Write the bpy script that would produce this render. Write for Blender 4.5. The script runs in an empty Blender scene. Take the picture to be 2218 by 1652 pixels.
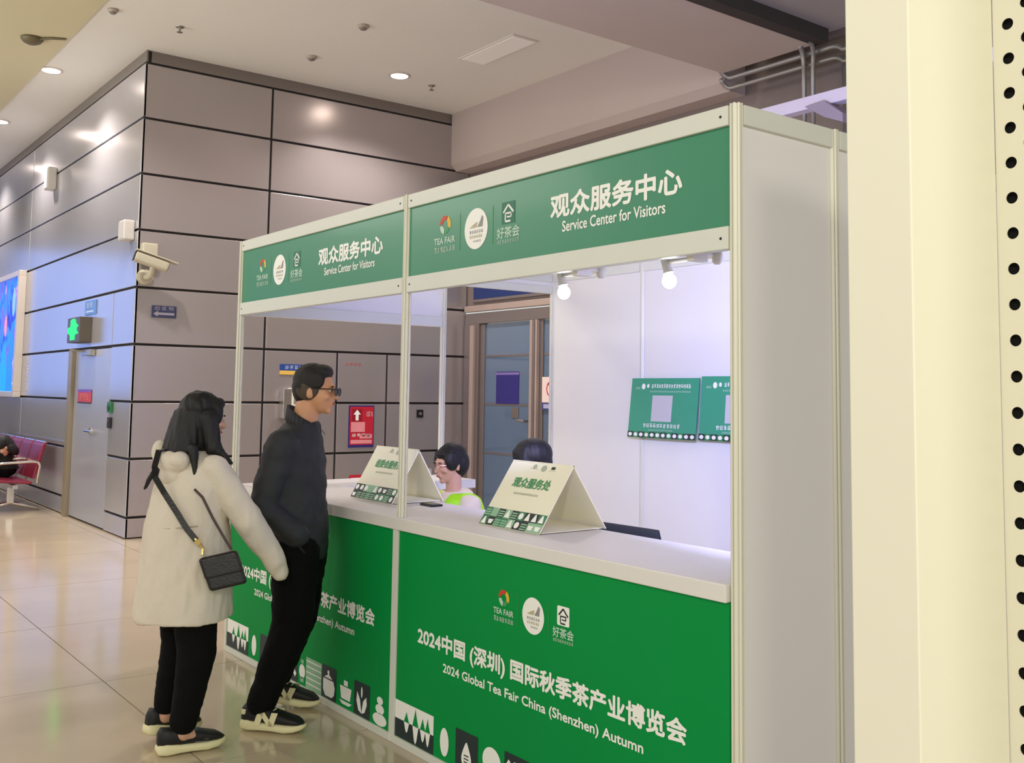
import bpy, bmesh, math, random
from mathutils import Vector, Matrix, noise
random.seed(7)
sc = bpy.context.scene
COL = sc.collection
PI = math.pi

# ------------------------------------------------------------------ camera
W_PX, H_PX, F_PX = 2218.0, 1652.0, 2206.5576
cam_d = bpy.data.cameras.new('camera')
cam = bpy.data.objects.new('camera', cam_d)
COL.objects.link(cam)
cam_d.sensor_fit = 'HORIZONTAL'
cam_d.sensor_width = 36.0
cam_d.lens = F_PX / W_PX * 36.0
cam_d.shift_x = -37.916 / W_PX
cam_d.shift_y = -155.788 / W_PX
cam_d.clip_start = 0.05
CR = Vector((0.6125436, 0.7903262, 0.0132210))
CU = Vector((0.0566356, -0.0605664, 0.9965561))
CF = Vector((-0.7884052, 0.6096853, 0.0818602))
CP = Vector((2.1129555, -2.4530889, 1.5755872))
cam.matrix_world = Matrix(((CR.x, CU.x, -CF.x, CP.x), (CR.y, CU.y, -CF.y, CP.y), (CR.z, CU.z, -CF.z, CP.z), (0, 0, 0, 1)))
sc.camera = cam

# ------------------------------------------------------------------ world, lights, exposure
def lin(c):
    return tuple((x / 12.92 if x <= 0.04045 else ((x + 0.055) / 1.055) ** 2.4) for x in (v / 255.0 for v in c))

world = bpy.data.worlds.new('hall_air')
sc.world = world
world.use_nodes = True
wb = world.node_tree.nodes['Background']
wb.inputs[0].default_value = (1.0, 0.985, 0.95, 1)
wb.inputs[1].default_value = 0.50

def area(name, loc, aim, size, energy, color, size_y=None, spread=None):
    d = bpy.data.lights.new(name, 'AREA')
    d.energy = energy
    d.color = color
    d.size = size
    if size_y:
        d.shape = 'RECTANGLE'
        d.size_y = size_y
    if spread:
        d.spread = spread
    o = bpy.data.objects.new(name, d)
    COL.objects.link(o)
    o.location = loc
    o.rotation_euler = (Vector(aim) - Vector(loc)).to_track_quat('-Z', 'Y').to_euler()
    return o

# lit hall in front of the booth (warm ceiling lighting) plus side, ceiling and blue fills added for brightness and tint
area('hall_light_warm', (-1.6, -5.2, 4.55), (-1.8, -0.6, 0.5), 4.0, 66, (1.0, 0.97, 0.82), 2.0)
area('hall_light_left', (-9.5, -4.5, 5.0), (-8.0, 1.5, 0.5), 5.0, 140, (1.0, 0.95, 0.92), 2.5)
area('hall_light_right', (4.6, -5.04, 3.6), (0.2, -0.3, 1.4), 0.2, 76, (1.0, 0.98, 0.80), 0.2)
area('side_wall_fill', (4.6, -2.6, 2.8), (0.6, -0.6, 1.3), 1.4, 44, (1.0, 0.97, 0.84), 1.6)  # added fill, brightens the booth side wall and the rack
area('ceiling_fill', (-7.5, -6.0, 1.8), (-7.2, -1.0, 6.5), 6.0, 66, (1.0, 0.99, 0.95), 1.0, math.radians(120))  # added upward fill for the ceiling, not a fitting of the hall
area('blue_reflection_fill', (-20.5, -2.2, 2.9), (-10.0, 0.4, 2.3), 3.6, 40, (0.20, 0.38, 1.0), 3.0)  # added unseen blue light for the tint on the left wall, not a screen

sc.view_settings.view_transform = 'Standard'
sc.view_settings.look = 'None'
sc.view_settings.exposure = 0.45
sc.view_settings.gamma = 1.0
sc.view_settings.use_curve_mapping = False

# ------------------------------------------------------------------ materials
MATS = {}
def mat(name, rgb, rough=0.5, metal=0.0, var=0.06, scale=6.0, bump=0.0, bscale=40.0, emit=None, estr=0.0, alpha=None, trans=0.0, spec=0.5, coat=0.0, stretch=None, sheen=0.0):
    if name in MATS:
        return MATS[name]
    m = bpy.data.materials.new(name)
    m.use_nodes = True
    nt = m.node_tree
    b = nt.nodes['Principled BSDF']
    c = lin(rgb)
    b.inputs['Roughness'].default_value = rough
    b.inputs['Metallic'].default_value = metal
    b.inputs['Specular IOR Level'].default_value = spec
    if coat:
        b.inputs['Coat Weight'].default_value = coat
        b.inputs['Coat Roughness'].default_value = 0.1
    if sheen:
        b.inputs['Sheen Weight'].default_value = sheen
    if trans:
        b.inputs['Transmission Weight'].default_value = trans
    tc = nt.nodes.new('ShaderNodeTexCoord')
    mp = nt.nodes.new('ShaderNodeMapping')
    if stretch:
        mp.inputs['Scale'].default_value = stretch
    nt.links.new(tc.outputs['Object'], mp.inputs['Vector'])
    if var > 0:
        n = nt.nodes.new('ShaderNodeTexNoise')
        n.inputs['Scale'].default_value = scale
        n.inputs['Detail'].default_value = 4
        nt.links.new(mp.outputs[0], n.inputs['Vector'])
        mx = nt.nodes.new('ShaderNodeMix')
        mx.data_type = 'RGBA'
        mx.inputs[6].default_value = tuple(max(0, x * (1 - var)) for x in c) + (1,)
        mx.inputs[7].default_value = tuple(min(1, x * (1 + var)) for x in c) + (1,)
        nt.links.new(n.outputs['Fac'], mx.inputs[0])
        nt.links.new(mx.outputs[2], b.inputs['Base Color'])
    else:
        b.inputs['Base Color'].default_value = c + (1,)
    if bump > 0:
        n2 = nt.nodes.new('ShaderNodeTexNoise')
        n2.inputs['Scale'].default_value = bscale
        n2.inputs['Detail'].default_value = 3
        nt.links.new(mp.outputs[0], n2.inputs['Vector'])
        bp = nt.nodes.new('ShaderNodeBump')
        bp.inputs['Strength'].default_value = bump
        bp.inputs['Distance'].default_value = 0.01
        nt.links.new(n2.outputs['Fac'], bp.inputs['Height'])
        nt.links.new(bp.outputs[0], b.inputs['Normal'])
    if emit is not None:
        b.inputs['Emission Color'].default_value = lin(emit) + (1,)
        b.inputs['Emission Strength'].default_value = estr
    MATS[name] = m
    return m

M_POST = mat('post_aluminium', (232, 230, 214), 0.35, 0.0, 0.03)
M_RAIL = mat('rail_aluminium', (222, 224, 214), 0.42, 0.0, 0.03)
M_BOARD = mat('booth_white_board', (236, 234, 232), 0.55, 0.0, 0.02, 3)
M_TOP = mat('worktop_white', (234, 230, 226), 0.4, 0.0, 0.03, 4)
M_GREEN_F = mat('fascia_green', (44, 136, 98), 0.35, 0.0, 0.05, 2, coat=0.15)
M_GREEN_C = mat('counter_green', (0, 148, 68), 0.6, 0.0, 0.07, 1.5, spec=0.15)
M_INKW = mat('print_white', (254, 254, 248), 0.5, 0, 0.02)
M_INKWF = mat('print_white_soft', (196, 222, 204), 0.5, 0, 0.02)
M_INKD = mat('print_dark', (22, 42, 44), 0.5, 0, 0.05)
M_INKG = mat('print_green', (12, 128, 66), 0.5, 0, 0.05)
M_INKGP = mat('print_pale_green', (150, 196, 160), 0.5, 0, 0.05)
M_INKGR = mat('print_grey', (150, 148, 150), 0.5, 0, 0.05)
M_INKTAN = mat('print_tan', (196, 184, 150), 0.5, 0, 0.05)
M_INKRED = mat('print_red', (206, 70, 40), 0.5, 0, 0.05)
M_INKYEL = mat('print_yellow', (232, 190, 60), 0.5, 0, 0.05)
M_INKLG = mat('print_light_grey', (206, 204, 206), 0.5, 0, 0.05)
M_PANEL = mat('wall_metal_panel', (177, 169, 168), 0.27, 0.55, 0.05, 1.2, bump=0.015, bscale=3)
M_PANELB = mat('wall_metal_panel_front', (190, 188, 192), 0.22, 0.55, 0.05, 1.2, bump=0.02, bscale=2.5)
M_GAP = mat('joint_dark', (38, 34, 34), 0.7, 0, 0.1)
M_COVE = mat('cove_metal', (128, 120, 114), 0.4, 0.3, 0.05)
M_CEIL = mat('ceiling_paint', (226, 224, 217), 0.8, 0, 0.03, 1.0)
M_CEIL2 = mat('soffit_paint', (198, 190, 156), 0.8, 0, 0.04, 1.0)
M_BULK = mat('bulkhead_paint', (182, 168, 162), 0.7, 0, 0.05, 1.0)
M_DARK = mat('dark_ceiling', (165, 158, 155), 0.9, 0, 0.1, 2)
M_CONDUIT = mat('conduit_steel', (150, 146, 146), 0.35, 0.5, 0.08)
M_WHITEP = mat('white_plastic', (226, 222, 210), 0.4, 0, 0.03)
M_BLACK = mat('black_plastic', (18, 18, 20), 0.45, 0, 0.1)
M_CHROME = mat('chrome', (220, 216, 210), 0.15, 1.0, 0.02)
M_STEEL = mat('brushed_steel', (176, 170, 160), 0.3, 0.8, 0.05)

# ------------------------------------------------------------------ mesh helpers
class MB:
    def __init__(s):
        s.v, s.f, s.mi = [], [], []
    def add(s, vs, fs, mi=0):
        o = len(s.v)
        s.v += [tuple(v) for v in vs]
        s.f += [tuple(i + o for i in f) for f in fs]
        s.mi += [mi] * len(fs)
        return s
    def box(s, a, b, mi=0):
        x0, x1 = sorted((a[0], b[0])); y0, y1 = sorted((a[1], b[1])); z0, z1 = sorted((a[2], b[2]))
        return s.add([(x0, y0, z0), (x1, y0, z0), (x1, y1, z0), (x0, y1, z0), (x0, y0, z1), (x1, y0, z1), (x1, y1, z1), (x0, y1, z1)],
                     [(0, 3, 2, 1), (4, 5, 6, 7), (0, 1, 5, 4), (1, 2, 6, 5), (2, 3, 7, 6), (3, 0, 4, 7)], mi)
    def obox(s, c, ex, ey, ez, mi=0):
        c, ex, ey, ez = Vector(c), Vector(ex), Vector(ey), Vector(ez)
        p = [c + ex * i + ey * j + ez * k for k in (-1, 1) for (i, j) in ((-1, -1), (1, -1), (1, 1), (-1, 1))]
        return s.add(p, [(0, 3, 2, 1), (4, 5, 6, 7), (0, 1, 5, 4), (1, 2, 6, 5), (2, 3, 7, 6), (3, 0, 4, 7)], mi)
    def prism(s, poly, d, mi=0):
        d = Vector(d); n = len(poly)
        p = [Vector(q) for q in poly]
        fs = [tuple(range(n - 1, -1, -1)), tuple(range(n, 2 * n))] + [(i, (i + 1) % n, n + (i + 1) % n, n + i) for i in range(n)]
        return s.add(p + [q + d for q in p], fs, mi)
    def tube(s, pts, rad, n=10, mi=0, cap=True):
        P = [Vector(p) for p in pts]
        if not hasattr(rad, '__len__'):
            rad = [rad] * len(P)
        t0 = (P[1] - P[0]).normalized()
        u = t0.orthogonal().normalized()
        vs, fs = [], []
        for i, p in enumerate(P):
            t = (P[min(i + 1, len(P) - 1)] - P[max(i - 1, 0)]).normalized()
            u = (u - t * u.dot(t)).normalized()
            w = t.cross(u)
            for k in range(n):
                a = 2 * PI * k / n
                vs.append(p + (u * math.cos(a) + w * math.sin(a)) * rad[i])
        for i in range(len(P) - 1):
            for k in range(n):
                fs.append((i * n + k, i * n + (k + 1) % n, (i + 1) * n + (k + 1) % n, (i + 1) * n + k))
        if cap:
            fs.append(tuple(range(n - 1, -1, -1)))
            fs.append(tuple((len(P) - 1) * n + k for k in range(n)))
        return s.add(vs, fs, mi)
    def lathe(s, c, axis, prof, n=20, mi=0):
        c, ax = Vector(c), Vector(axis).normalized()
        u = ax.orthogonal().normalized(); w = ax.cross(u)
        vs, fs = [], []
        for (r, h) in prof:
            for k in range(n):
                a = 2 * PI * k / n
                vs.append(c + ax * h + (u * math.cos(a) + w * math.sin(a)) * max(r, 1e-4))
        for i in range(len(prof) - 1):
            for k in range(n):
                fs.append((i * n + k, i * n + (k + 1) % n, (i + 1) * n + (k + 1) % n, (i + 1) * n + k))
        fs.append(tuple(range(n - 1, -1, -1)))
        fs.append(tuple((len(prof) - 1) * n + k for k in range(n)))
        return s.add(vs, fs, mi)
    def ell(s, c, a, b, d, n=16, m=10, mi=0):
        c, a, b, d = Vector(c), Vector(a), Vector(b), Vector(d)
        vs = [c - d]
        for i in range(1, m):
            t = -PI / 2 + PI * i / m
            for k in range(n):
                q = 2 * PI * k / n
                vs.append(c + (a * math.cos(q) + b * math.sin(q)) * math.cos(t) + d * math.sin(t))
        vs.append(c + d)
        fs = [(0, 1 + (k + 1) % n, 1 + k) for k in range(n)]
        for i in range(m - 2):
            for k in range(n):
                fs.append((1 + i * n + k, 1 + i * n + (k + 1) % n, 1 + (i + 1) * n + (k + 1) % n, 1 + (i + 1) * n + k))
        L = len(vs) - 1; o = 1 + (m - 2) * n
        fs += [(o + k, o + (k + 1) % n, L) for k in range(n)]
        return s.add(vs, fs, mi)
    def loft(s, rings, n=24, mi=0, p=1.0):
        vs, fs = [], []
        for (c, a, b) in rings:
            c, a, b = Vector(c), Vector(a), Vector(b)
            for k in range(n):
                q = 2 * PI * k / n
                ca, sa = math.cos(q), math.sin(q)
                ca = math.copysign(abs(ca) ** p, ca); sa = math.copysign(abs(sa) ** p, sa)
                vs.append(c + a * ca + b * sa)
        for i in range(len(rings) - 1):
            for k in range(n):
                fs.append((i * n + k, i * n + (k + 1) % n, (i + 1) * n + (k + 1) % n, (i + 1) * n + k))
        fs.append(tuple(range(n - 1, -1, -1)))
        fs.append(tuple((len(rings) - 1) * n + k for k in range(n)))
        return s.add(vs, fs, mi)
    def capsule(s, pts, rad, n=14, mi=0):
        s.tube(pts, rad, n, mi)
        rr = rad if hasattr(rad, '__len__') else [rad] * len(pts)
        for p, r in zip(pts, rr):
            s.ell(p, (r, 0, 0), (0, r, 0), (0, 0, r), n, 8, mi)
        return s
    def mesh(s, name, mats):
        me = bpy.data.meshes.new(name)
        me.from_pydata(s.v, [], s.f)
        for m in (mats if isinstance(mats, (list, tuple)) else [mats]):
            me.materials.append(m)
        if any(s.mi):
            me.polygons.foreach_set('material_index', s.mi)
        me.update()
        return me
    def build(s, name, mats, parent=None, smooth=False, bevel=0.0, seg=2):
        me = s.mesh(name, mats)
        if smooth:
            me.polygons.foreach_set('use_smooth', [True] * len(me.polygons))
        o = bpy.data.objects.new(name, me)
        COL.objects.link(o)
        if parent:
            o.parent = parent
        if bevel:
            b = o.modifiers.new('bevel', 'BEVEL')
            b.width = bevel; b.segments = seg; b.limit_method = 'ANGLE'
        return o

def tag(o, label=None, cat=None, group=None, kind=None):
    if label: o['label'] = label
    if cat: o['category'] = cat
    if group: o['group'] = group
    if kind: o['kind'] = kind
    return o

def thing(name, label, cat, loc=(0, 0, 0), rz=0.0, group=None):
    o = bpy.data.objects.new(name, None)
    COL.objects.link(o)
    o.location = loc
    o.rotation_euler = (0, 0, rz)
    o.empty_display_size = 0.1
    return tag(o, label, cat, group)

def struct(name, label, mb=None, m=None, **k):
    if mb is None:
        o = bpy.data.objects.new(name, None)
        COL.objects.link(o)
    else:
        o = mb.build(name, m, **k)
    return tag(o, label, kind='structure')

class Frame:      # a printed surface: local (x, z) to world
    def __init__(s, o, ex, ez):
        s.o, s.ex, s.ez = Vector(o), Vector(ex), Vector(ez)
    def __call__(s, x, z):
        return s.o + s.ex * x + s.ez * z

TXT = {}
def glyphs(body):
    if body not in TXT:
        c = bpy.data.curves.new('lettering', 'FONT')
        c.body = body
        c.resolution_u = 3
        o = bpy.data.objects.new('lettering', c)
        COL.objects.link(o)
        dg = bpy.context.evaluated_depsgraph_get()
        me = bpy.data.meshes.new_from_object(o.evaluated_get(dg))
        TXT[body] = ([tuple(v.co) for v in me.vertices], [tuple(p.vertices) for p in me.polygons])
        bpy.data.objects.remove(o); bpy.data.curves.remove(c); bpy.data.meshes.remove(me)
    return TXT[body]

def text(mb, body, fr, x0, x1, z0, z1, mi=0, bold=0.0):
    vs, fs = glyphs(body)
    if not vs:
        return
    ax0 = min(v[0] for v in vs); ax1 = max(v[0] for v in vs); ay0 = min(v[1] for v in vs); ay1 = max(v[1] for v in vs)
    sx = (x1 - x0) / (ax1 - ax0); sy = (z1 - z0) / (ay1 - ay0)
    offs = [(0, 0)] if not bold else [(bold * math.cos(k * PI / 4), bold * math.sin(k * PI / 4)) for k in range(8)]
    nrm = fr.ex.cross(fr.ez).normalized()
    for i, (dx, dz) in enumerate(offs):
        mb.add([fr(x0 + (v[0] - ax0) * sx + dx, z0 + (v[1] - ay0) * sy + dz) + nrm * 0.00002 * i for v in vs], fs, mi)

def strokes(mb, fr, x0, x1, z0, z1, n, mi=0, seed=1):
    # a row of unreadable characters: short crossing strokes in n cells
    rnd = random.Random(seed)
    w = (x1 - x0) / n
    h = z1 - z0
    th = h * 0.13
    for k in range(n):
        a, b = x0 + k * w + w * 0.08, x0 + (k + 1) * w - w * 0.08
        for zz in (rnd.uniform(0.05, 0.2), rnd.uniform(0.4, 0.55), rnd.uniform(0.75, 0.9)):
            i, j = rnd.uniform(0, 0.2), rnd.uniform(0.75, 1)
            rect(mb, fr, a + (b - a) * i, a + (b - a) * j, z0 + h * zz, z0 + h * zz + th, mi)
        for xx in (rnd.uniform(0.1, 0.4), rnd.uniform(0.55, 0.85)):
            rect(mb, fr, a + (b - a) * xx, a + (b - a) * xx + th, z0 + h * rnd.uniform(0, 0.3), z0 + h * rnd.uniform(0.75, 1), mi)
def poly(mb, fr, pts, mi=0):
    mb.add([fr(*p) for p in pts], [tuple(range(len(pts)))], mi)
def rect(mb, fr, x0, x1, z0, z1, mi=0):
    poly(mb, fr, [(x0, z0), (x1, z0), (x1, z1), (x0, z1)], mi)
def disc(mb, fr, cx, cz, rx, rz, mi=0, n=28, a0=0.0, a1=2 * PI):
    full = abs(a1 - a0 - 2 * PI) < 1e-6
    pts = [(cx + rx * math.cos(a0 + (a1 - a0) * k / n), cz + rz * math.sin(a0 + (a1 - a0) * k / n)) for k in range(n + (0 if full else 1))]
    poly(mb, fr, pts, mi)
def band(mb, fr, cx, cz, r0, r1, a0, a1, mi=0, n=14, sq=1.0):
    for k in range(n):
        a, b = a0 + (a1 - a0) * k / n, a0 + (a1 - a0) * (k + 1) / n
        poly(mb, fr, [(cx + r0 * math.cos(a), cz + sq * r0 * math.sin(a)), (cx + r1 * math.cos(a), cz + sq * r1 * math.sin(a)), (cx + r1 * math.cos(b), cz + sq * r1 * math.sin(b)), (cx + r0 * math.cos(b), cz + sq * r0 * math.sin(b))], mi)
def line(mb, fr, p, q, w, mi=0):
    d = Vector((q[0] - p[0], q[1] - p[1])).normalized() * (w / 2)
    nx, nz = -d.y, d.x
    poly(mb, fr, [(p[0] + nx, p[1] + nz), (p[0] - nx, p[1] - nz), (q[0] - nx, q[1] - nz), (q[0] + nx, q[1] + nz)], mi)

# ------------------------------------------------------------------ floor
fl = struct('floor', 'polished beige stone floor', MB().box((-22, -7, -0.06), (6, 8, -0.008)), M_GAP)
M_FLOOR = mat('polished_stone', (194, 178, 152), 0.13, 0, 0.12, 2.2, bump=0.015, bscale=1.5, spec=0.9)
T = 1.508
tile_me = {}
for i in range(-13, 4):
    for j in range(-4, 5):
        x0, y0 = -2.218 + i * T, -0.80 + j * T
        me = tile_me.get('a')
        if me is None:
            b = MB().box((0.003, 0.003, -0.03), (T - 0.003, T - 0.003, 0.0))
            me = tile_me['a'] = b.mesh('tile', M_FLOOR)
        o = bpy.data.objects.new('tile', me)
        COL.objects.link(o)
        o.parent = fl
        o.location = (x0, y0, random.uniform(-0.0006, 0.0))
# the shader varies with the position of each slab
nt = M_FLOOR.node_tree
tcn = [n for n in nt.nodes if n.type == 'TEX_COORD'][0]
geo = nt.nodes.new('ShaderNodeNewGeometry')
mpn = [n for n in nt.nodes if n.type == 'MAPPING'][0]
nt.links.new(geo.outputs['Position'], mpn.inputs['Vector'])

# ------------------------------------------------------------------ block of the building with metal panels
BX, BY, CZ = -9.0, 0.83, 5.24
ROWS = [0.0, 0.22, 0.83, 1.43, 2.04, 2.65, 3.27, 3.88, 4.49, 5.10]
G = 0.013
# wall facing +X
wb_ = struct('wall_back', 'grey metal panelled wall behind the booth', MB().box((-9.3, 0.87, 0), (-9.028, 5.1, CZ)), M_GAP)
def panel_x(y0, y1, z0, z1, m=None):
    MB().box((BX - 0.03, y0, z0), (BX, y1, z1)).build('panel', m or M_PANEL, wb_, bevel=0.004)
for r in range(len(ROWS) - 1):
    z0, z1 = ROWS[r] + G, ROWS[r + 1] - G
    cols = [0.835, 2.30, 5.1] if ROWS[r] >= 2.0 else [0.835, 2.30, 3.23, 3.915, 5.1]
    for a, b in zip(cols, cols[1:]):
        panel_x(a + (G if a > 1 else 0), b - G, z0, z1)
MB().box((-9.03, 0.9, 5.115), (-9.012, 5.1, CZ)).build('cove_strip', M_COVE, wb_)
# wall facing -Y
wl = struct('wall_left', 'bluish grey metal panelled wall with a service door', MB().box((-21.7, BY + 0.03, 0), (-9.03, BY + 0.3, CZ)), M_GAP)
def panel_y(x0, x1, z0, z1):
    MB().box((x0, BY, z0), (x1, BY + 0.03, z1)).build('panel', M_PANELB, wl, bevel=0.004)
for r in range(len(ROWS) - 1):
    z0, z1 = ROWS[r] + G, ROWS[r + 1] - G
    if ROWS[r] < 2.0:
        cols = [(-9.79 + G, -9.0), (-14.2, -11.50)]
        cols += [(-17.2, -14.2 - 2 * G), (-21.6, -17.2 - 2 * G)]
    elif ROWS[r] < 2.6:
        cols = [(-9.78 + G, -9.0), (-14.2, -9.78 - G), (-17.2, -14.2 - 2 * G), (-21.6, -17.2 - 2 * G)]
    else:
        cols = [(-14.2, -9.0), (-17.2, -14.2 - 2 * G), (-21.6, -17.2 - 2 * G)]
    for a, b in cols:
        panel_y(a, b, z0, z1)
MB().box((-21.6, BY + 0.012, 5.115), (-9.0, BY + 0.03, CZ)).build('cove_strip', M_COVE, wl)

struct('wall_end_added', 'unseen end wall added to tone down reflections, beyond the backlit poster', MB().box((-22, -7, 0), (-21.6, BY + 0.3, CZ)), mat('end_wall', (120, 122, 132), 0.6, 0, 0.05))  # unseen wall added so the metal panels reflect a mid tone
# service door in that wall
d1 = struct('door_1', 'pale grey steel service door')
M_DOOR = mat('door_paint', (176, 178, 190), 0.3, 0.35, 0.04)
M_JAMB = mat('door_jamb', (150, 138, 116), 0.4, 0.3, 0.06)
MB().box((-11.30, BY + 0.005, 0.02), (-9.80, BY + 0.028, 2.02)).build('leaf', M_DOOR, d1, bevel=0.004)
MB().box((-11.48, BY - 0.04, 0.0), (-11.31, BY + 0.03, 2.03)).build('jamb', M_JAMB, d1, bevel=0.004)
h = MB().tube([(-10.5, BY, 1.07), (-10.5, BY - 0.06, 1.07), (-10.25, BY - 0.06, 1.07)], 0.014, 8)
h.lathe((-10.5, BY + 0.005, 1.07), (0, -1, 0), [(0.035, 0), (0.035, 0.012)], 14)
h.build('handle', M_CHROME, d1)
cl = MB().box((-10.75, BY - 0.07, 1.95), (-10.42, BY, 2.02))
cl.build('closer_body', M_STEEL, d1, bevel=0.005)
MB().tube([(-10.6, BY - 0.07, 2.0), (-10.95, BY - 0.15, 2.02), (-11.2, BY - 0.02, 2.02)], 0.012, 6).build('closer_arm', M_STEEL, d1)

# wall with the glass doors (facing -Y), behind the booth
DY = 5.1
M_WFAR = mat('far_wall_panel', (128, 116, 112), 0.4, 0.25, 0.05)
wf = struct('wall_far', 'dark grey wall above the glass doors', MB().box((-9.3, DY, 2.70), (-3.0, DY + 0.3, CZ + 0.5)).box((-5.7, DY, 0), (-3.0, DY + 0.3, 2.70)), M_WFAR)
M_BEAM = mat('door_lintel', (176, 158, 150), 0.45, 0.2, 0.04)
MB().box((-8.98, DY - 0.06, 2.62), (-5.7, DY, 2.70)).build('lintel', M_BEAM, wf, bevel=0.006)
M_BLUE = mat('sign_blue', (20, 44, 104), 0.4, 0, 0.08)
d2 = struct('door_2', 'pair of glazed doors with metal frames')
M_DFR = mat('door_frame_metal', (128, 118, 116), 0.35, 0.4, 0.05)
M_GLASS = mat('door_glass', (92, 112, 138), 0.08, 0.0, 0.05, 1.0, spec=0.7)
MB().box((-8.98, DY - 0.04, 2.46), (-5.7, DY + 0.1, 2.60)).build('head_frame', M_DFR, d2, bevel=0.004)
MB().box((-8.98, DY - 0.05, 0), (-8.66, DY + 0.1, 2.46)).build('jamb', M_DFR, d2, bevel=0.004)
MB().box((-8.80, DY - 0.09, 0), (-8.72, DY - 0.05, 2.44)).build('jamb_fillet', M_BEAM, d2, bevel=0.004)
MB().box((-5.85, DY - 0.05, 0), (-5.7, DY + 0.1, 2.46)).build('jamb', M_DFR, d2, bevel=0.004)
for (x0, x1) in ((-8.66, -7.46), (-7.46, -5.85)):
    fr_ = MB()
    fr_.box((x0 + 0.005, DY - 0.02, 0.0), (x0 + 0.10, DY + 0.03, 2.455)).box((x1 - 0.10, DY - 0.02, 0), (x1 - 0.005, DY + 0.03, 2.455))
    leaf = fr_.build('door_frame', M_DFR, d2, bevel=0.004)
    MB().box((x0 + 0.10, DY, 0.02), (x1 - 0.10, DY + 0.012, 2.45)).build('pane', M_GLASS, leaf)
    for zz in (0.82, 1.43, 2.04):
        MB().box((x0 + 0.10, DY - 0.004, zz - 0.012), (x1 - 0.10, DY, zz + 0.012)).build('glazing_bar', M_DFR, leaf)
MB().box((-7.56, DY - 0.07, 0), (-7.42, DY - 0.02, 2.455)).build('mullion', M_BEAM, d2, bevel=0.006)
MB().box((-7.49, DY - 0.085, 0), (-7.45, DY - 0.07, 2.455)).build('mullion_cover', M_DFR, d2, bevel=0.004)
h = MB().tube([(-7.62, DY - 0.02, 1.24), (-7.62, DY - 0.1, 1.24), (-7.76, DY - 0.1, 1.25)], 0.014, 8)
h.build('handle', M_CHROME, d2)
h = MB().tube([(-7.05, DY - 0.01, 0.98), (-7.05, DY - 0.1, 0.98), (-6.9, DY - 0.1, 0.98)], 0.014, 8)
h.build('handle', M_CHROME, d2)
MB().box((-7.98, DY - 0.012, 1.27), (-7.84, DY, 1.40)).build('lock_plate', M_DFR, d2, bevel=0.004)
# rear of the dark zone
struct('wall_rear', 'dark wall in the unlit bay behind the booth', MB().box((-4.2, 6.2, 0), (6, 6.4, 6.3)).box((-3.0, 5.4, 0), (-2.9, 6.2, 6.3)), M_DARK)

# ------------------------------------------------------------------ ceiling
struct('ceiling', 'cream plaster ceiling over the hall', MB().box((-22, 0.09, CZ), (-3.6, 5.2, CZ + 0.2)).box((-22, -7, CZ), (-3.6, 0.09, CZ + 0.2)), M_CEIL)
struct('trim_1', 'tan dropped ceiling strip along the front of the block', MB().box((-22, -7, CZ - 0.02), (-6.0, 0.085, CZ)), M_CEIL2)
bk = MB().prism([(-8.998, 4.8, 4.56), (-8.998, 4.8, CZ), (-8.998, 5.1, CZ), (-8.998, 5.1, 4.48), (-8.998, 4.88, 4.48)], (4.72, 0, 0))
struct('trim_2', 'brown bulkhead over the glass doors', bk, M_BULK)
bm_ = MB().box((-4.23, -7, 4.61), (-3.19, 4.72, CZ + 0.3))
struct('trim_3', 'wide brown ceiling beam', bm_, mat('beam_paint', (196, 182, 174), 0.7, 0, 0.05, 1.0))
struct('trim_4', 'dark steel track along the edge of the ceiling beam', MB().box((-3.19, -7, 4.60), (-3.06, 4.74, 4.72)), mat('track_dark', (62, 58, 56), 0.6, 0.2, 0.1))
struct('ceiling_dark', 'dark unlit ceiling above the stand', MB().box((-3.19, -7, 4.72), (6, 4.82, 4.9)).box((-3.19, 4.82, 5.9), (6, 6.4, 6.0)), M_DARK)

# ------------------------------------------------------------------ ceiling fittings
M_LAMP = mat('downlight_disc', (255, 240, 225), 0.5, 0, 0, emit=(255, 236, 220), estr=30)
M_RIM = mat('downlight_rim', (206, 196, 184), 0.4, 0, 0.02)
def downlight(x, y, r, label, energy=75, color=(1.0, 0.91, 0.86)):
    t = thing('ceiling_downlight', label, 'ceiling light', (x, y, CZ - 0.001), 0, 'recessed ceiling downlights')
    zc = -0.022 if y < 0.18 else 0.0
    MB().lathe((0, 0, zc), (0, 0, -1), [(r + 0.03, 0.0), (r + 0.03, 0.006), (r, 0.012), (r * 0.97, 0.002)], 24).build('rim', M_RIM, t, smooth=False)
    MB().lathe((0, 0, zc), (0, 0, -1), [(r * 0.96, 0.003), (r * 0.96, 0.0125)], 24).build('diffuser', M_LAMP, t)
    d = bpy.data.lights.new('downlight_beam', 'SPOT')
    d.energy = energy * 4; d.color = color; d.spot_size = 2.3; d.spot_blend = 0.7; d.shadow_soft_size = 0.09
    o = bpy.data.objects.new('downlight_beam', d)
    COL.objects.link(o); o.parent = t; o.location = (0, 0, zc - 0.03)
    return t
downlight(-10.445, 0.20, 0.10, 'round downlight beside the tan ceiling strip, upper left of the camera')
downlight(-13.38, 0.20, 0.10, 'round downlight farthest left, cut by the left picture edge')
downlight(-8.0, 3.41, 0.10, 'round downlight over the metal wall behind the booth')
downlight(-16.3, 0.20, 0.10, 'round downlight out of view beyond the left picture edge')
downlight(-4.96, 3.41, 0.10, 'round downlight hidden above the wide brown beam')
downlight(-7.5, 0.20, 0.10, 'round downlight just above the top edge of the view')

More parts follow.
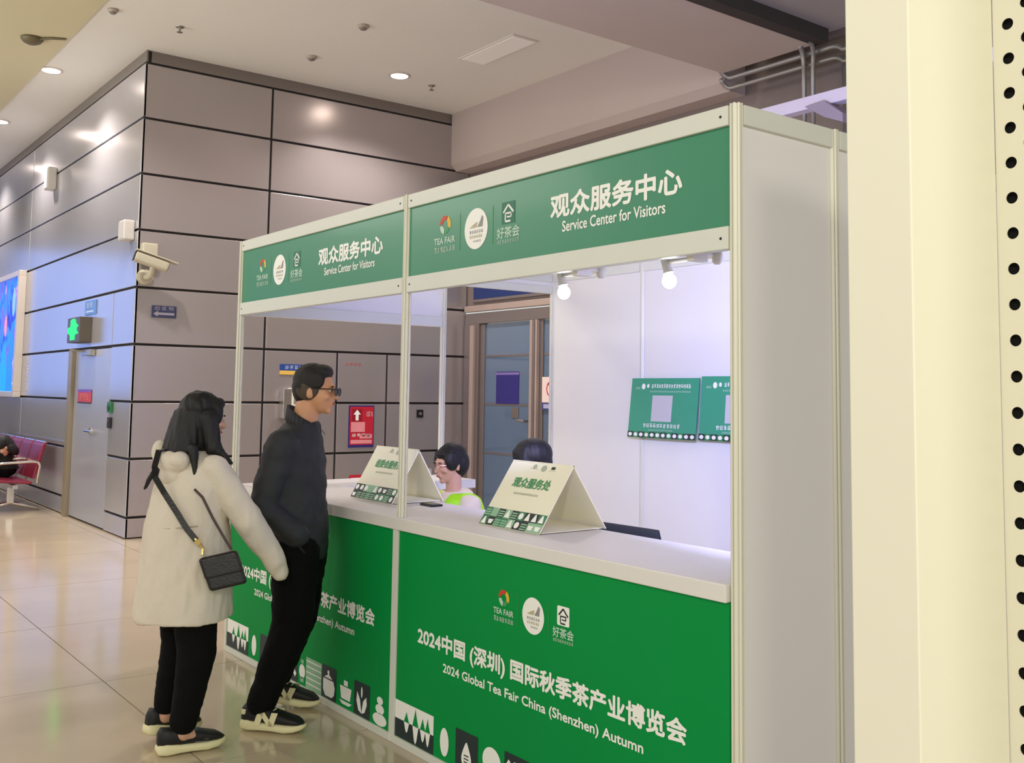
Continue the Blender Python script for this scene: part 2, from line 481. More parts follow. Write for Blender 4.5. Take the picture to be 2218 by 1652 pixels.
def sprinkler(x, y, label):
    t = thing('fire_sprinkler', label, 'sprinkler', (x, y, CZ), 0, 'ceiling sprinklers')
    MB().lathe((0, 0, 0), (0, 0, -1), [(0.045, 0), (0.04, 0.008), (0.012, 0.012), (0.012, 0.04)], 14).build('collar', M_STEEL, t)
    MB().lathe((0, 0, -0.055), (0, 0, -1), [(0.004, -0.02), (0.004, 0), (0.03, 0.001), (0.03, 0.004)], 12).build('deflector', M_COVE, t)
sprinkler(-8.066, 0.879, 'small ceiling sprinkler above the corner of the metal wall')
sprinkler(-8.093, 3.91, 'small ceiling sprinkler right of the bright downlight')
M_DET = mat('detector_plastic', (170, 158, 146), 0.5, 0, 0.05)
def detector(x, y, label, r=0.06):
    t = thing('smoke_detector', label, 'detector', (x, y, CZ), 0, 'ceiling detectors')
    MB().lathe((0, 0, 0), (0, 0, -1), [(r, 0), (r, 0.015), (r * 0.8, 0.03)], 18).build('base', M_DET, t)
    MB().lathe((0, 0, -0.03), (0, 0, -1), [(r * 0.6, 0), (r * 0.55, 0.014), (r * 0.3, 0.02)], 16).build('sensor_cap', M_COVE, t)
detector(-6.829, 2.301, 'round ceiling detector near the top edge, left of the pale hatch')
detector(-8.044, 2.322, 'flat round ceiling detector close above the metal wall cove')
detector(-8.007, 0.208, 'round ceiling detector at the top edge beside the tan strip', 0.05)
t = thing('ceiling_camera', 'dark dome fitting with an arm on the tan ceiling strip', 'ceiling fitting', (-9.346, -0.233, CZ - 0.02))
MB().lathe((0, 0, 0), (0, 0, -1), [(0.11, 0), (0.11, 0.02), (0.085, 0.05), (0.04, 0.07)], 20).build('dome', mat('fitting_dark', (96, 88, 62), 0.5, 0.1, 0.1), t, smooth=True)
MB().tube([(0.05, 0.03, -0.02), (0.16, 0.16, -0.012), (0.22, 0.28, -0.008)], 0.014, 8).build('arm', mat('fitting_dark', (96, 88, 62)), t)
t = thing('access_hatch', 'pale square hatch panel in the ceiling', 'hatch', (-6.55, 3.77, CZ))
MB().box((-0.50, -0.17, -0.012), (0.50, 0.17, 0)).build('hatch_frame', mat('hatch_frame', (214, 208, 200), 0.6, 0, 0.02), t, bevel=0.003)
MB().box((-0.475, -0.145, -0.018), (0.475, 0.145, -0.011)).build('hatch_leaf', mat('hatch_leaf', (250, 248, 244), 0.55, 0, 0.02), t, bevel=0.003)

# conduits under the beam
def conduit(name, pts, r, label):
    o = MB().tube(pts, r, 10).build(name, M_CONDUIT, smooth=True)
    return tag(o, label, 'conduit', 'steel conduits by the ceiling beam')
def arc(p0, p1, p2, n=6):
    p0, p1, p2 = Vector(p0), Vector(p1), Vector(p2)
    return [(p0 * (1 - t) ** 2 + p1 * 2 * t * (1 - t) + p2 * t * t) for t in [k / n for k in range(n + 1)]]
conduit('conduit', arc((-4.25, 4.70, 4.66), (-4.27, 4.78, 4.58), (-4.18, 4.79, 4.57)) + [(-3.28, 4.79, 4.57)] + arc((-3.10, 4.79, 4.57), (-3.0, 4.79, 4.58), (-2.95, 4.79, 4.52)) + [(-2.4, 4.79, 4.5)], 0.024, 'upper horizontal conduit across the end of the brown beam')
conduit('conduit', arc((-4.25, 4.72, 4.56), (-4.27, 4.80, 4.48), (-4.18, 4.80, 4.475)) + [(-3.25, 4.80, 4.475)] + arc((-3.10, 4.80, 4.475), (-3.0, 4.80, 4.48), (-2.95, 4.80, 4.42)) + [(-2.4, 4.80, 4.4)], 0.02, 'lower horizontal conduit across the end of the brown beam')
conduit('conduit', [(-3.15, 2.2, 4.645), (-3.15, 4.45, 4.625)] + arc((-3.16, 4.6, 4.62), (-3.2, 4.74, 4.61), (-3.23, 4.75, 4.45)) + [(-3.23, 4.75, 3.6)], 0.02, 'conduit along the beam edge that bends and drops behind the booth, right one')
conduit('conduit', arc((-3.30, 4.66, 4.62), (-3.33, 4.75, 4.6), (-3.33, 4.76, 4.44)) + [(-3.33, 4.76, 3.6)], 0.022, 'short bent conduit dropping behind the booth, left one of the pair')
conduit('conduit', [(-3.01, 4.9, 4.5), (-3.01, 4.9, 0.0)], 0.022, 'thin vertical conduit beside the white foreground upright')
t = thing('steel_beam', 'lilac white square steel tube above the booth side wall', 'beam', (0, 0, 0))
MB().box((-2.45, 2.96, 3.45), (0.6, 3.05, 3.535)).build('tube', mat('tube_white', (214, 204, 216), 0.5, 0, 0.05), t, bevel=0.006)
MB().prism([(-1.95, 2.93, 3.46), (-1.80, 2.93, 3.36), (-1.66, 2.93, 3.30), (-1.66, 2.93, 3.36), (-1.80, 2.93, 3.47)], (0, 0.14, 0)).build('bracket', mat('bracket_grey', (150, 138, 152), 0.5, 0.1, 0.08), t, bevel=0.004)
MB().box((0.40, 3.05, 3.46), (0.48, 6.2, 3.53)).build('wall_arm', mat('tube_white', (214, 204, 216)), t, bevel=0.006)

# ------------------------------------------------------------------ things on the left wall (facing -Y)
FY = lambda y: Frame((0, y, 0), (1, 0, 0), (0, 0, 1))
FX = lambda x: Frame((x, 0, 0), (0, 1, 0), (0, 0, 1))
# backlit poster case
t = thing('lightbox_poster', 'backlit blue poster in a white frame beside the service door', 'lightbox', (0, BY, 0))
lb = MB()
lb.box((-18.2, -0.10, 1.42), (-14.30, 0, 1.50)).box((-18.2, -0.10, 3.21), (-14.30, 0, 3.29)).box((-14.42, -0.10, 1.50), (-14.30, 0, 3.21)).box((-18.2, -0.10, 1.50), (-18.1, 0, 3.21))
lb.build('frame', mat('lightbox_frame', (216, 206, 196), 0.35, 0.2, 0.03), t, bevel=0.006)
m = bpy.data.materials.new('lightbox_print'); m.use_nodes = True
nt = m.node_tree; b = nt.nodes['Principled BSDF']
tc = nt.nodes.new('ShaderNodeTexCoord'); mp = nt.nodes.new('ShaderNodeMapping'); mp.inputs['Scale'].default_value = (1.3, 1, 0.8)
no = nt.nodes.new('ShaderNodeTexNoise'); no.inputs['Scale'].default_value = 2.1; no.inputs['Detail'].default_value = 5; no.inputs['Distortion'].default_value = 1.2
cr = nt.nodes.new('ShaderNodeValToRGB')
el = cr.color_ramp.elements
el[0].position = 0.3; el[0].color = lin((24, 24, 96)) + (1,)
el[1].position = 0.72; el[1].color = lin((214, 160, 230)) + (1,)
e = el.new(0.42); e.color = lin((30, 50, 190)) + (1,)
e = el.new(0.5); e.color = lin((20, 110, 235)) + (1,)
e = el.new(0.6); e.color = lin((90, 60, 200)) + (1,)
nt.links.new(tc.outputs['Object'], mp.inputs[0]); nt.links.new(mp.outputs[0], no.inputs['Vector'])
nt.links.new(no.outputs['Fac'], cr.inputs[0]); nt.links.new(cr.outputs[0], b.inputs['Base Color']); nt.links.new(cr.outputs[0], b.inputs['Emission Color'])
b.inputs['Emission Strength'].default_value = 1.1
MB().box((-18.1, -0.06, 1.50), (-14.42, 0, 3.21)).build('printed_film', m, t)
fg = MB(); frm = Frame((0, -0.062, 0), (1, 0, 0), (0, 0, 1))
poly(fg, frm, [(-15.05, 1.50), (-14.95, 2.35), (-14.85, 2.55), (-14.72, 2.45), (-14.66, 1.9), (-14.6, 1.5)], 0)
disc(fg, frm, -14.78, 2.85, 0.10, 0.22, 1)
poly(fg, frm, [(-15.6, 1.5), (-15.5, 2.1), (-15.25, 2.3), (-15.1, 2.0), (-15.05, 1.5)], 2)
disc(fg, frm, -15.3, 2.5, 0.1, 0.16, 3)
disc(fg, frm, -14.55, 1.62, 0.09, 0.03, 4)
fg.build('printed_figures', [mat('film_blue', (10, 120, 240), 0.4, 0, 0.1, emit=(10, 110, 240), estr=0.8), mat('film_pale', (120, 160, 240), 0.4, 0, 0.1, emit=(110, 150, 240), estr=0.8), mat('film_cyan', (0, 140, 235), 0.4, 0, 0.1, emit=(0, 130, 235), estr=0.8), mat('film_pink', (220, 120, 140), 0.4, 0, 0.1, emit=(220, 120, 140), estr=0.7), mat('film_white', (240, 240, 250), 0.4, 0, 0.02, emit=(240, 240, 250), estr=0.9)], t)

t = thing('exit_sign', 'lit green exit sign box above the service door', 'exit sign', (0, BY, 0))
MB().box((-11.18, -0.14, 2.11), (-10.62, 0, 2.41)).build('housing', mat('sign_housing', (92, 84, 74), 0.4, 0.3, 0.08), t, bevel=0.006)
eg = MB(); fr = Frame((0, -0.142, 0), (1, 0, 0), (0, 0, 1))
poly(eg, fr, [(-11.03, 2.14), (-10.82, 2.14), (-10.82, 2.20), (-10.66, 2.215), (-10.74, 2.25), (-10.74, 2.29), (-10.66, 2.30), (-10.78, 2.34), (-10.80, 2.38), (-10.90, 2.395), (-11.03, 2.38), (-11.03, 2.30), (-11.15, 2.29), (-11.16, 2.23), (-11.04, 2.20)], 0)
eg.build('lit_figure', mat('exit_green', (20, 230, 80), 0.5, 0, 0, emit=(10, 235, 80), estr=1.6), t)

def plate(name, label, cat, x0, x1, z0, z1, m, group=None, dy=0.012):
    t = thing(name, label, cat, (0, BY, 0), 0, group)
    MB().box((x0, -dy, z0), (x1, 0, z1)).build('plate', m, t, bevel=0.002)
    return t, Frame((0, -dy - 0.001, 0), (1, 0, 0), (0, 0, 1))
t, fr = plate('wall_sign', 'small sky blue sign above the green exit sign', 'sign', -10.93, -10.45, 2.44, 2.61, mat('sign_sky', (96, 136, 196), 0.4, 0, 0.06))
q = MB(); strokes(q, fr, -10.88, -10.58, 2.52, 2.59, 2, 0, 2); rect(q, fr, -10.88, -10.55, 2.47, 2.49, 0); q.build('lettering', mat('ink_pale_blue', (190, 204, 236), 0.5, 0, 0.02), t)
t, fr = plate('door_notice', 'red notice on the pale grey service door', 'sign', -11.10, -10.50, 1.385, 1.55, mat('notice_red', (196, 60, 64), 0.4, 0, 0.08), dy=0.004)
q = MB(); rect(q, fr, -11.10, -10.50, 1.52, 1.55, 0); rect(q, fr, -11.10, -10.50, 1.385, 1.40, 1); strokes(q, fr, -11.0, -10.6, 1.42, 1.50, 4, 2, 4); q.build('lettering', [mat('ink_violet', (120, 80, 190), 0.5, 0, 0.05), M_INKD, mat('ink_orange', (232, 130, 100), 0.5, 0, 0.05)], t)
t = thing('exit_button', 'green door release button beside the service door', 'button', (0, BY, 0))
MB().box((-9.74, -0.03, 1.30), (-9.60, 0, 1.42)).build('housing', mat('button_green', (40, 110, 70), 0.4, 0, 0.05), t, bevel=0.006)
MB().lathe((-9.67, -0.03, 1.36), (0, -1, 0), [(0.035, 0), (0.035, 0.012)], 14).build('push_button', mat('button_dark_green', (20, 80, 50), 0.4, 0, 0.05), t)
t = thing('card_reader', 'small black card reader below the green button', 'card reader', (0, BY, 0))
MB().box((-9.72, -0.03, 1.13), (-9.62, 0, 1.25)).build('housing', M_BLACK, t, bevel=0.006)
MB().box((-9.70, -0.034, 1.20), (-9.64, -0.03, 1.23)).build('lamp_window', mat('reader_window', (90, 60, 60), 0.3, 0, 0.05), t)
q = MB(); fr = Frame((0, BY - 0.001, 0), (1, 0, 0), (0, 0, 1))
for k in range(4):
    strokes(q, fr, -14.10, -13.75, 1.90 - k * 0.125, 2.0 - k * 0.125, 1, 0, k)
o = q.build('wall_lettering', mat('ink_wall_white', (224, 218, 220), 0.5, 0, 0.02))
tag(o, 'column of white characters on the metal wall right of the backlit poster', 'lettering')

def wall_speaker(x, z, hgt, label):
    t = thing('wall_speaker', label, 'speaker', (x, BY, z), 0, 'white boxes on the metal wall')
    MB().box((-0.10, -0.12, -hgt / 2), (0.10, 0, hgt / 2)).build('housing', mat('speaker_grey', (196, 192, 186), 0.5, 0, 0.03), t, bevel=0.02, seg=3)
    MB().box((-0.08, -0.124, -hgt / 2 + 0.02), (0.08, -0.12, hgt / 2 - 0.02)).build('grille', mat('grille_white', (180, 176, 172), 0.6, 0, 0.03), t)
wall_speaker(-12.84, 4.42, 0.31, 'small white box high on the metal wall, far left')
wall_speaker(-9.2, 3.27, 0.22, 'small white box on the wall corner just above the camera')

# ------------------------------------------------------------------ things on the wall facing +X
M_CCTV = mat('camera_cream', (186, 180, 160), 0.5, 0, 0.03)
t = thing('security_camera', 'cream bullet security camera on the corner of the metal wall', 'security camera', (BX, 0, 0))
MB().box((0, 0.86, 2.93), (0.11, 1.02, 3.12)).build('junction_box', M_CCTV, t, bevel=0.015, seg=3)
MB().lathe((0.0, 0.92, 2.76), (1, 0, 0), [(0.085, 0), (0.085, 0.03), (0.06, 0.05)], 18).build('base', M_CCTV, t, smooth=False)
MB().tube(arc((0.03, 0.92, 2.76), (0.24, 0.93, 2.72), (0.25, 0.93, 2.88)), 0.032, 12).build('arm', M_CCTV, t, smooth=True)
ax = Vector((0.06, 0.40, -0.12)).normalized(); sd = ax.cross(Vector((0, 0, 1))).normalized(); up = sd.cross(ax).normalized()
cc = Vector((0.25, 0.925, 2.90))
body = MB().loft([(cc + ax * d, sd * a, up * b_) for d, a, b_ in ((-0.19, 0.05, 0.05), (-0.18, 0.058, 0.058), (0.14, 0.058, 0.058), (0.16, 0.052, 0.052))], 20, p=0.55)
hd = body.build('housing', M_CCTV, t, smooth=False, bevel=0.004)
MB().obox(cc + ax * 0.02 + up * 0.066, ax * 0.22, sd * 0.066, up * 0.006).build('sunshield', M_CCTV, t, bevel=0.003)
MB().lathe(cc + ax * 0.158, ax, [(0.045, 0), (0.045, 0.006), (0.02, 0.008)], 16).build('lens', M_BLACK, t)
MB().obox(cc - ax * 0.193, sd * 0.05, up * 0.05, ax * 0.004).build('rear_cap', M_BLACK, t)
t = thing('wall_sign', 'dark blue direction sign with a white arrow below the camera', 'sign', (BX, 0, 0))
MB().box((0, 1.01, 2.335), (0.012, 1.275, 2.465)).build('plate', mat('sign_navy', (62, 66, 104), 0.4, 0, 0.06), t, bevel=0.002)
q = MB(); fr = Frame((0.013, 0, 0), (0, 1, 0), (0, 0, 1))
strokes(q, fr, 1.03, 1.25, 2.415, 2.455, 3, 0, 3)
q.build('lettering', mat('ink_grey_blue', (168, 164, 180), 0.5, 0, 0.02), t); q = MB()
poly(q, fr, [(1.025, 2.375), (1.075, 2.41), (1.075, 2.39), (1.25, 2.39), (1.25, 2.365), (1.075, 2.365), (1.075, 2.345)], 0)
q.build('arrow', mat('ink_grey_blue', (168, 164, 180)), t)
t = thing('wall_sign', 'blue and yellow sign plate behind the head of the man', 'sign', (BX, 0, 0))
MB().box((0, 2.495, 1.80), (0.01, 2.80, 1.875)).build('plate', mat('sign_royal', (40, 72, 146), 0.4, 0, 0.06), t)
MB().box((0, 2.495, 1.755), (0.01, 2.80, 1.80)).build('yellow_strip', mat('sign_yellow', (232, 190, 90), 0.4, 0, 0.06), t)
q = MB(); fr = Frame((0.011, 0, 0), (0, 1, 0), (0, 0, 1)); strokes(q, fr, 2.55, 2.78, 1.815, 1.86, 4, 0, 4); q.build('lettering', mat('ink_pale_blue', (190, 204, 236)), t)
t = thing('wall_dispenser', 'grey and white dispenser box on the wall behind the man', 'dispenser', (BX, 0, 0))
MB().box((0, 2.50, 1.25), (0.12, 2.60, 1.59)).build('bracket', M_STEEL, t, bevel=0.006)
MB().box((0.0, 2.60, 1.38), (0.14, 2.76, 1.60)).build('housing', M_WHITEP, t, bevel=0.012)
MB().box((0.14, 2.62, 1.42), (0.144, 2.74, 1.50)).build('window', mat('dispenser_window', (140, 128, 122), 0.3, 0, 0.05), t)
t = thing('fire_notice', 'red fire extinguisher notice with a white arrow on the wall panels', 'sign', (BX, 0, 0))
MB().box((0, 3.40, 0.895), (0.008, 3.745, 1.40)).build('backing', mat('notice_navy', (48, 40, 120), 0.4, 0, 0.08), t)
q = MB(); fr = Frame((0.009, 0, 0), (0, 1, 0), (0, 0, 1)); rect(q, fr, 3.415, 3.735, 0.925, 1.385, 0)
fr2 = Frame((0.010, 0, 0), (0, 1, 0), (0, 0, 1)); rect(q, fr2, 3.44, 3.58, 1.21, 1.36, 1)
fr3 = Frame((0.011, 0, 0), (0, 1, 0), (0, 0, 1))
poly(q, fr3, [(3.49, 1.22), (3.53, 1.22), (3.53, 1.29), (3.56, 1.29), (3.51, 1.35), (3.46, 1.29), (3.49, 1.29)], 2)
rect(q, fr3, 3.43, 3.62, 1.08, 1.20, 3); rect(q, fr3, 3.55, 3.72, 1.0, 1.05, 3); rect(q, fr3, 3.43, 3.72, 0.94, 0.985, 3)
strokes(q, fr3, 3.63, 3.72, 1.26, 1.33, 3, 3, 3)
strokes(q, fr3, 3.44, 3.70, 1.02, 1.06, 4, 2, 4)
q.build('printed_sheet', [mat('notice_crimson', (196, 32, 54), 0.45, 0, 0.06), mat('notice_dark_red', (150, 16, 36), 0.45, 0, 0.05), M_INKW, mat('notice_pink', (236, 150, 158), 0.45, 0, 0.05)], t)
q = MB(); fr = Frame((BX + 0.001, 0, 0), (0, 1, 0), (0, 0, 1)); strokes(q, fr, 3.33, 3.56, 1.875, 1.915, 4, 0, 4)
tag(q.build('wall_lettering', mat('ink_red_soft', (190, 96, 100), 0.5, 0, 0.03)), 'small red characters on the wall panel above the red notice', 'lettering')
t = thing('floor_notice', 'small red plate low on the wall behind the left tent sign', 'sign', (BX, 0, 0))
MB().box((0, 3.43, 0.47), (0.006, 3.62, 0.565)).build('plate', mat('notice_crimson', (196, 32, 54)), t)
q = MB(); rect(q, Frame((0.007, 0, 0), (0, 1, 0), (0, 0, 1)), 3.45, 3.60, 0.50, 0.53, 0); q.build('printed_band', M_INKW, t)
def lock(y, z, label):
    t = thing('panel_lock', label, 'lock', (BX, y, z), 0, 'locks of the wall cabinets')
    MB().box((0, -0.05, -0.05), (0.012, 0.05, 0.05)).build('plate', M_BLACK, t, bevel=0.01)
    MB().lathe((0.012, 0, 0), (1, 0, 0), [(0.02, 0), (0.02, 0.012)], 12).build('keyhole', M_STEEL, t)
lock(4.402, 1.30, 'black square lock on the wall panel right of the tall white post')

# signs on the glass doors
t = thing('fascia_sign', 'dark blue sign board above the glass doors', 'sign', (0, DY, 0))
MB().box((-8.82, -0.03, 2.78), (-6.2, 0, 3.4)).build('board', M_BLUE, t, bevel=0.004)
MB().box((-8.84, -0.035, 2.745), (-6.2, 0, 2.78)).build('trim_strip', M_DFR, t)
t = thing('door_poster', 'plain indigo poster on the left glass door', 'poster', (0, DY - 0.004, 0))
MB().box((-8.31, -0.004, 1.44), (-7.84, 0, 1.84)).build('sheet', mat('poster_indigo', (46, 40, 120), 0.5, 0, 0.05), t)
MB().box((-8.32, -0.005, 1.80), (-7.83, -0.003, 1.83)).build('top_strip', mat('poster_lilac', (128, 112, 176), 0.5, 0, 0.05), t)
t = thing('no_entry_notice', 'white no entry notice with a red circle on the right glass door', 'sign', (0, DY - 0.02, 0))
MB().box((-7.36, -0.004, 1.47), (-6.98, 0, 1.77)).build('sheet', mat('notice_white', (238, 218, 216), 0.5, 0, 0.02), t)
MB().box((-7.36, -0.004, 1.38), (-6.98, 0, 1.47)).build('blue_band', mat('notice_blue', (60, 72, 130), 0.5, 0, 0.05), t)
q = MB(); fr = Frame((0, -0.006, 0), (1, 0, 0), (0, 0, 1))
band(q, fr, -7.18, 1.63, 0.082, 0.098, 0, 2 * PI, 0, 24)
line(q, fr, (-7.245, 1.69), (-7.115, 1.57), 0.016, 0)
disc(q, fr, -7.165, 1.68, 0.016, 0.016, 1); poly(q, fr, [(-7.19, 1.66), (-7.14, 1.66), (-7.14, 1.61), (-7.125, 1.56), (-7.15, 1.56), (-7.165, 1.60), (-7.19, 1.56), (-7.21, 1.565), (-7.185, 1.61)], 1)
rect(q, fr, -7.33, -7.0, 1.40, 1.45, 2)
q.build('pictogram', [mat('ink_crimson', (190, 40, 60), 0.5, 0, 0.03), mat('ink_brown', (90, 60, 60), 0.5, 0, 0.03), mat('ink_pale_lilac', (170, 172, 214), 0.5, 0, 0.03)], t)

# ------------------------------------------------------------------ exhibition booth
BH = 2.5
bo = thing('exhibition_booth', 'white aluminium exhibition booth with green fascia boards reading Service Center for Visitors', 'booth')
def post(x, y, z0=0.0, z1=BH, parent=bo):
    pr = []
    r = 0.0205
    for k in range(8):
        a = k * PI / 4
        c, s_ = math.cos(a), math.sin(a)
        hw = 0.0082; gw = 0.0034; gd = 0.0075
        for (t_, d_) in ((-hw, r), (-gw, r), (-gw, r - gd), (gw, r - gd), (gw, r), (hw, r)):
            pr.append((x + c * d_ - s_ * t_, y + s_ * d_ + c * t_, z0))
    return MB().prism(pr, (0, 0, z1 - z0)).build('post', M_POST, parent)
def rail(a, b, m=None):
    return MB().box(a, b).build('rail', m or M_RAIL, bo, bevel=0.003)
ZG1, ZG2, ZB = 2.433, 2.110, 2.036
for (x, y) in ((0, 0), (-4, 0), (0, 0.5), (0, 1.5), (0, 2.5), (-1, 2.5), (-2, 2.5), (-3, 2.5), (-4, 2.5), (-4, 1.5)):
    post(x, y)
post(-2, 0, 1.0005)

def logos(q, fr, dx, sc_, cz, style):
    """three emblems in a row; materials: 0 white, 1 soft white, 2 dark, 3 red, 4 yellow, 5 green, 6 grey, 7 tan"""
    S = sc_
    # swirl emblem
    cx = dx - 0.25 * S
    band(q, fr, cx, cz + 0.045 * S, 0.022 * S, 0.044 * S, 0.35 * PI, 0.95 * PI, 3, 12)
    band(q, fr, cx + 0.004 * S, cz + 0.045 * S, 0.022 * S, 0.046 * S, -0.12 * PI, 0.34 * PI, 4, 10)
    band(q, fr, cx, cz + 0.045 * S, 0.020 * S, 0.040 * S, -0.5 * PI, -0.13 * PI, 5, 10)
    band(q, fr, cx, cz + 0.045 * S, 0.016 * S, 0.040 * S, -0.98 * PI, -0.55 * PI, 1, 10)
    text(q, 'TEA FAIR', fr, cx - 0.086 * S, cx + 0.086 * S, cz - 0.038 * S, cz - 0.010 * S, 1, 0.0012 * S)
    strokes(q, fr, cx - 0.086 * S, cx + 0.086 * S, cz - 0.078 * S, cz - 0.052 * S, 7, 1, 5)
    line(q, fr, (dx - 0.125 * S, cz - 0.08 * S), (dx - 0.125 * S, cz + 0.085 * S), 0.003 * S, 5)
    # round seal
    disc(q, fr, dx, cz, 0.088 * S, 0.090 * S, 0, 36)
    f2 = Frame(fr.o + fr.ex.cross(fr.ez).normalized() * 0.0006, fr.ex, fr.ez)
    poly(q, f2, [(dx + 0.01 * S, cz + 0.005 * S), (dx + 0.05 * S, cz + 0.005 * S), (dx + 0.055 * S, cz + 0.045 * S), (dx + 0.045 * S, cz + 0.055 * S), (dx + 0.03 * S, cz + 0.03 * S)], 6)
    poly(q, f2, [(dx - 0.05 * S, cz + 0.005 * S), (dx + 0.005 * S, cz + 0.005 * S), (dx + 0.012 * S, cz + 0.03 * S), (dx - 0.02 * S, cz + 0.02 * S)], 7)
    strokes(q, f2, dx - 0.05 * S, dx + 0.055 * S, cz - 0.022 * S, cz - 0.006 * S, 6, 6, 9)
    strokes(q, f2, dx - 0.05 * S, dx + 0.05 * S, cz - 0.042 * S, cz - 0.028 * S, 7, 7, 11)
    strokes(q, f2, dx - 0.02 * S, dx + 0.04 * S, cz - 0.06 * S, cz - 0.05 * S, 5, 6, 12)
    line(q, fr, (dx + 0.125 * S, cz - 0.08 * S), (dx + 0.125 * S, cz + 0.085 * S), 0.003 * S, 5)
    # house emblem
    hx, hz = dx + 0.235 * S, cz + 0.04 * S
    a = 0.046 * S
    if style == 'square':
        pts = []
        rr = 0.008 * S
        for (ux, uz, a0) in ((1, 1, 0), (-1, 1, PI / 2), (-1, -1, PI), (1, -1, 1.5 * PI)):
            for k in range(5):
                an = a0 + k * PI / 8
                pts.append((hx + ux * (a - rr) + rr * math.cos(an), hz + uz * (a - rr) + rr * math.sin(an)))
        poly(q, fr, pts, 0)
        ink = 2
    else:
        rect(q, fr, hx - a, hx + a, hz - a, hz + a, 8)
        ink = 0
    line(q, f2, (hx - 0.034 * S, hz + 0.002 * S), (hx, hz + 0.034 * S), 0.009 * S, ink)
    line(q, f2, (hx, hz + 0.034 * S), (hx + 0.036 * S, hz + 0.000 * S), 0.009 * S, ink)
    line(q, f2, (hx - 0.022 * S, hz - 0.002 * S), (hx + 0.022 * S, hz - 0.002 * S), 0.007 * S, ink)
    line(q, f2, (hx - 0.020 * S, hz - 0.002 * S), (hx - 0.020 * S, hz - 0.034 * S), 0.007 * S, ink)
    line(q, f2, (hx + 0.020 * S, hz - 0.002 * S), (hx + 0.020 * S, hz - 0.02 * S), 0.007 * S, ink)
    line(q, f2, (hx - 0.010 * S, hz - 0.017 * S), (hx + 0.020 * S, hz - 0.019 * S), 0.006 * S, ink)
    line(q, f2, (hx - 0.020 * S, hz - 0.036 * S), (hx + 0.016 * S, hz - 0.036 * S), 0.008 * S, ink)
    text(q, '好茶会', fr, hx - 0.078 * S, hx + 0.078 * S, cz - 0.065 * S, cz - 0.018 * S, 1, 0.001 * S)
    strokes(q, fr, hx - 0.078 * S, hx + 0.078 * S, cz - 0.088 * S, cz - 0.072 * S, 9, 1, 3)

LM = [M_INKW, M_INKWF, M_INKD, M_INKRED, M_INKYEL, mat('print_leaf_green', (70, 160, 90), 0.5, 0, 0.03), M_INKGR, M_INKTAN, mat('print_deep_green', (44, 116, 92), 0.5, 0, 0.04)]
for k, X in enumerate((0.0, -2.0)):
    rail((X - 1.98, -0.018, ZG1), (X - 0.02, 0.018, BH - 0.002))
    rail((X - 1.98, -0.018, ZB), (X - 0.02, 0.018, ZG2))
    p_ = MB().box((X - 1.985, -0.004, ZG2 - 0.01), (X - 0.015, 0.004, ZG1 + 0.01)).build('fascia_board', M_GREEN_F, bo)
    tag(p_, 'green fascia board lettered in white')
    q = MB(); fr = Frame((0, -0.0052, 0), (1, 0, 0), (0, 0, 1))
    text(q, '观众服务中心', fr, X - 0.925, X - 0.232, 2.250, 2.338, 0, 0.0034)
    q.build('title_lettering', M_INKW, p_); q = MB()
    text(q, 'Service Center for Visitors', fr, X - 0.855, X - 0.308, 2.190, 2.231, 0, 0.0009)
    q.build('subtitle_lettering', M_INKW, p_)
    q = MB(); logos(q, fr, X - 1.433, 0.98, 2.272, 'open'); q.build('logo', LM, p_)
    for xx in (X - 1.95, X - 0.05):
        for zz in (2.465, 2.072):
            MB().lathe((xx, -0.018, zz), (0, -1, 0), [(0.005, 0), (0.004, 0.002)], 10).build('lock_screw', M_GAP, bo)
# side and back walls
def wall_x(x, y0, y1):
    rail((x - 0.018, y0 + 0.02, ZG1), (x + 0.018, y1 - 0.02, BH - 0.002))
    rail((x - 0.018, y0 + 0.02, 0.0), (x + 0.018, y1 - 0.02, 0.06))
    MB().box((x - 0.003, y0 + 0.015, 0.05), (x + 0.003, y1 - 0.015, ZG1 + 0.01)).build('wall_panel', M_BOARD, bo)
wall_x(0, 0, 0.5); wall_x(0, 0.5, 1.5); wall_x(0, 1.5, 2.5)
for X in (-1, -2, -3, 0):
    if X == 0: continue
for X0 in (-1, -2, -3, -4):
    rail((X0 + 0.02, 2.482, ZG1), (X0 + 0.98, 2.518, BH - 0.002))
    rail((X0 + 0.02, 2.482, 0.0), (X0 + 0.98, 2.518, 0.06))
    MB().box((X0 + 0.015, 2.497, 0.05), (X0 + 0.985, 2.503, ZG1 + 0.01)).build('wall_panel', M_BOARD, bo)
# left end: fascia header, then a doorway under a shallow beam
rail((-4.018, 0.02, ZG1), (-3.982, 1.48, BH - 0.002)); rail((-4.018, 0.02, ZB), (-3.982, 1.48, ZG2))
MB().box((-4.003, 0.015, ZG2 - 0.01), (-3.997, 1.485, ZG1 + 0.01)).build('header_panel', M_BOARD, bo)
rail((-4.018, 1.52, 2.344), (-3.982, 2.48, 2.40)); rail((-4.018, 1.52, ZG1), (-3.982, 2.48, BH - 0.002))
MB().box((-4.003, 1.515, 2.39), (-3.997, 2.485, ZG1 + 0.01)).build('header_panel', M_BOARD, bo)

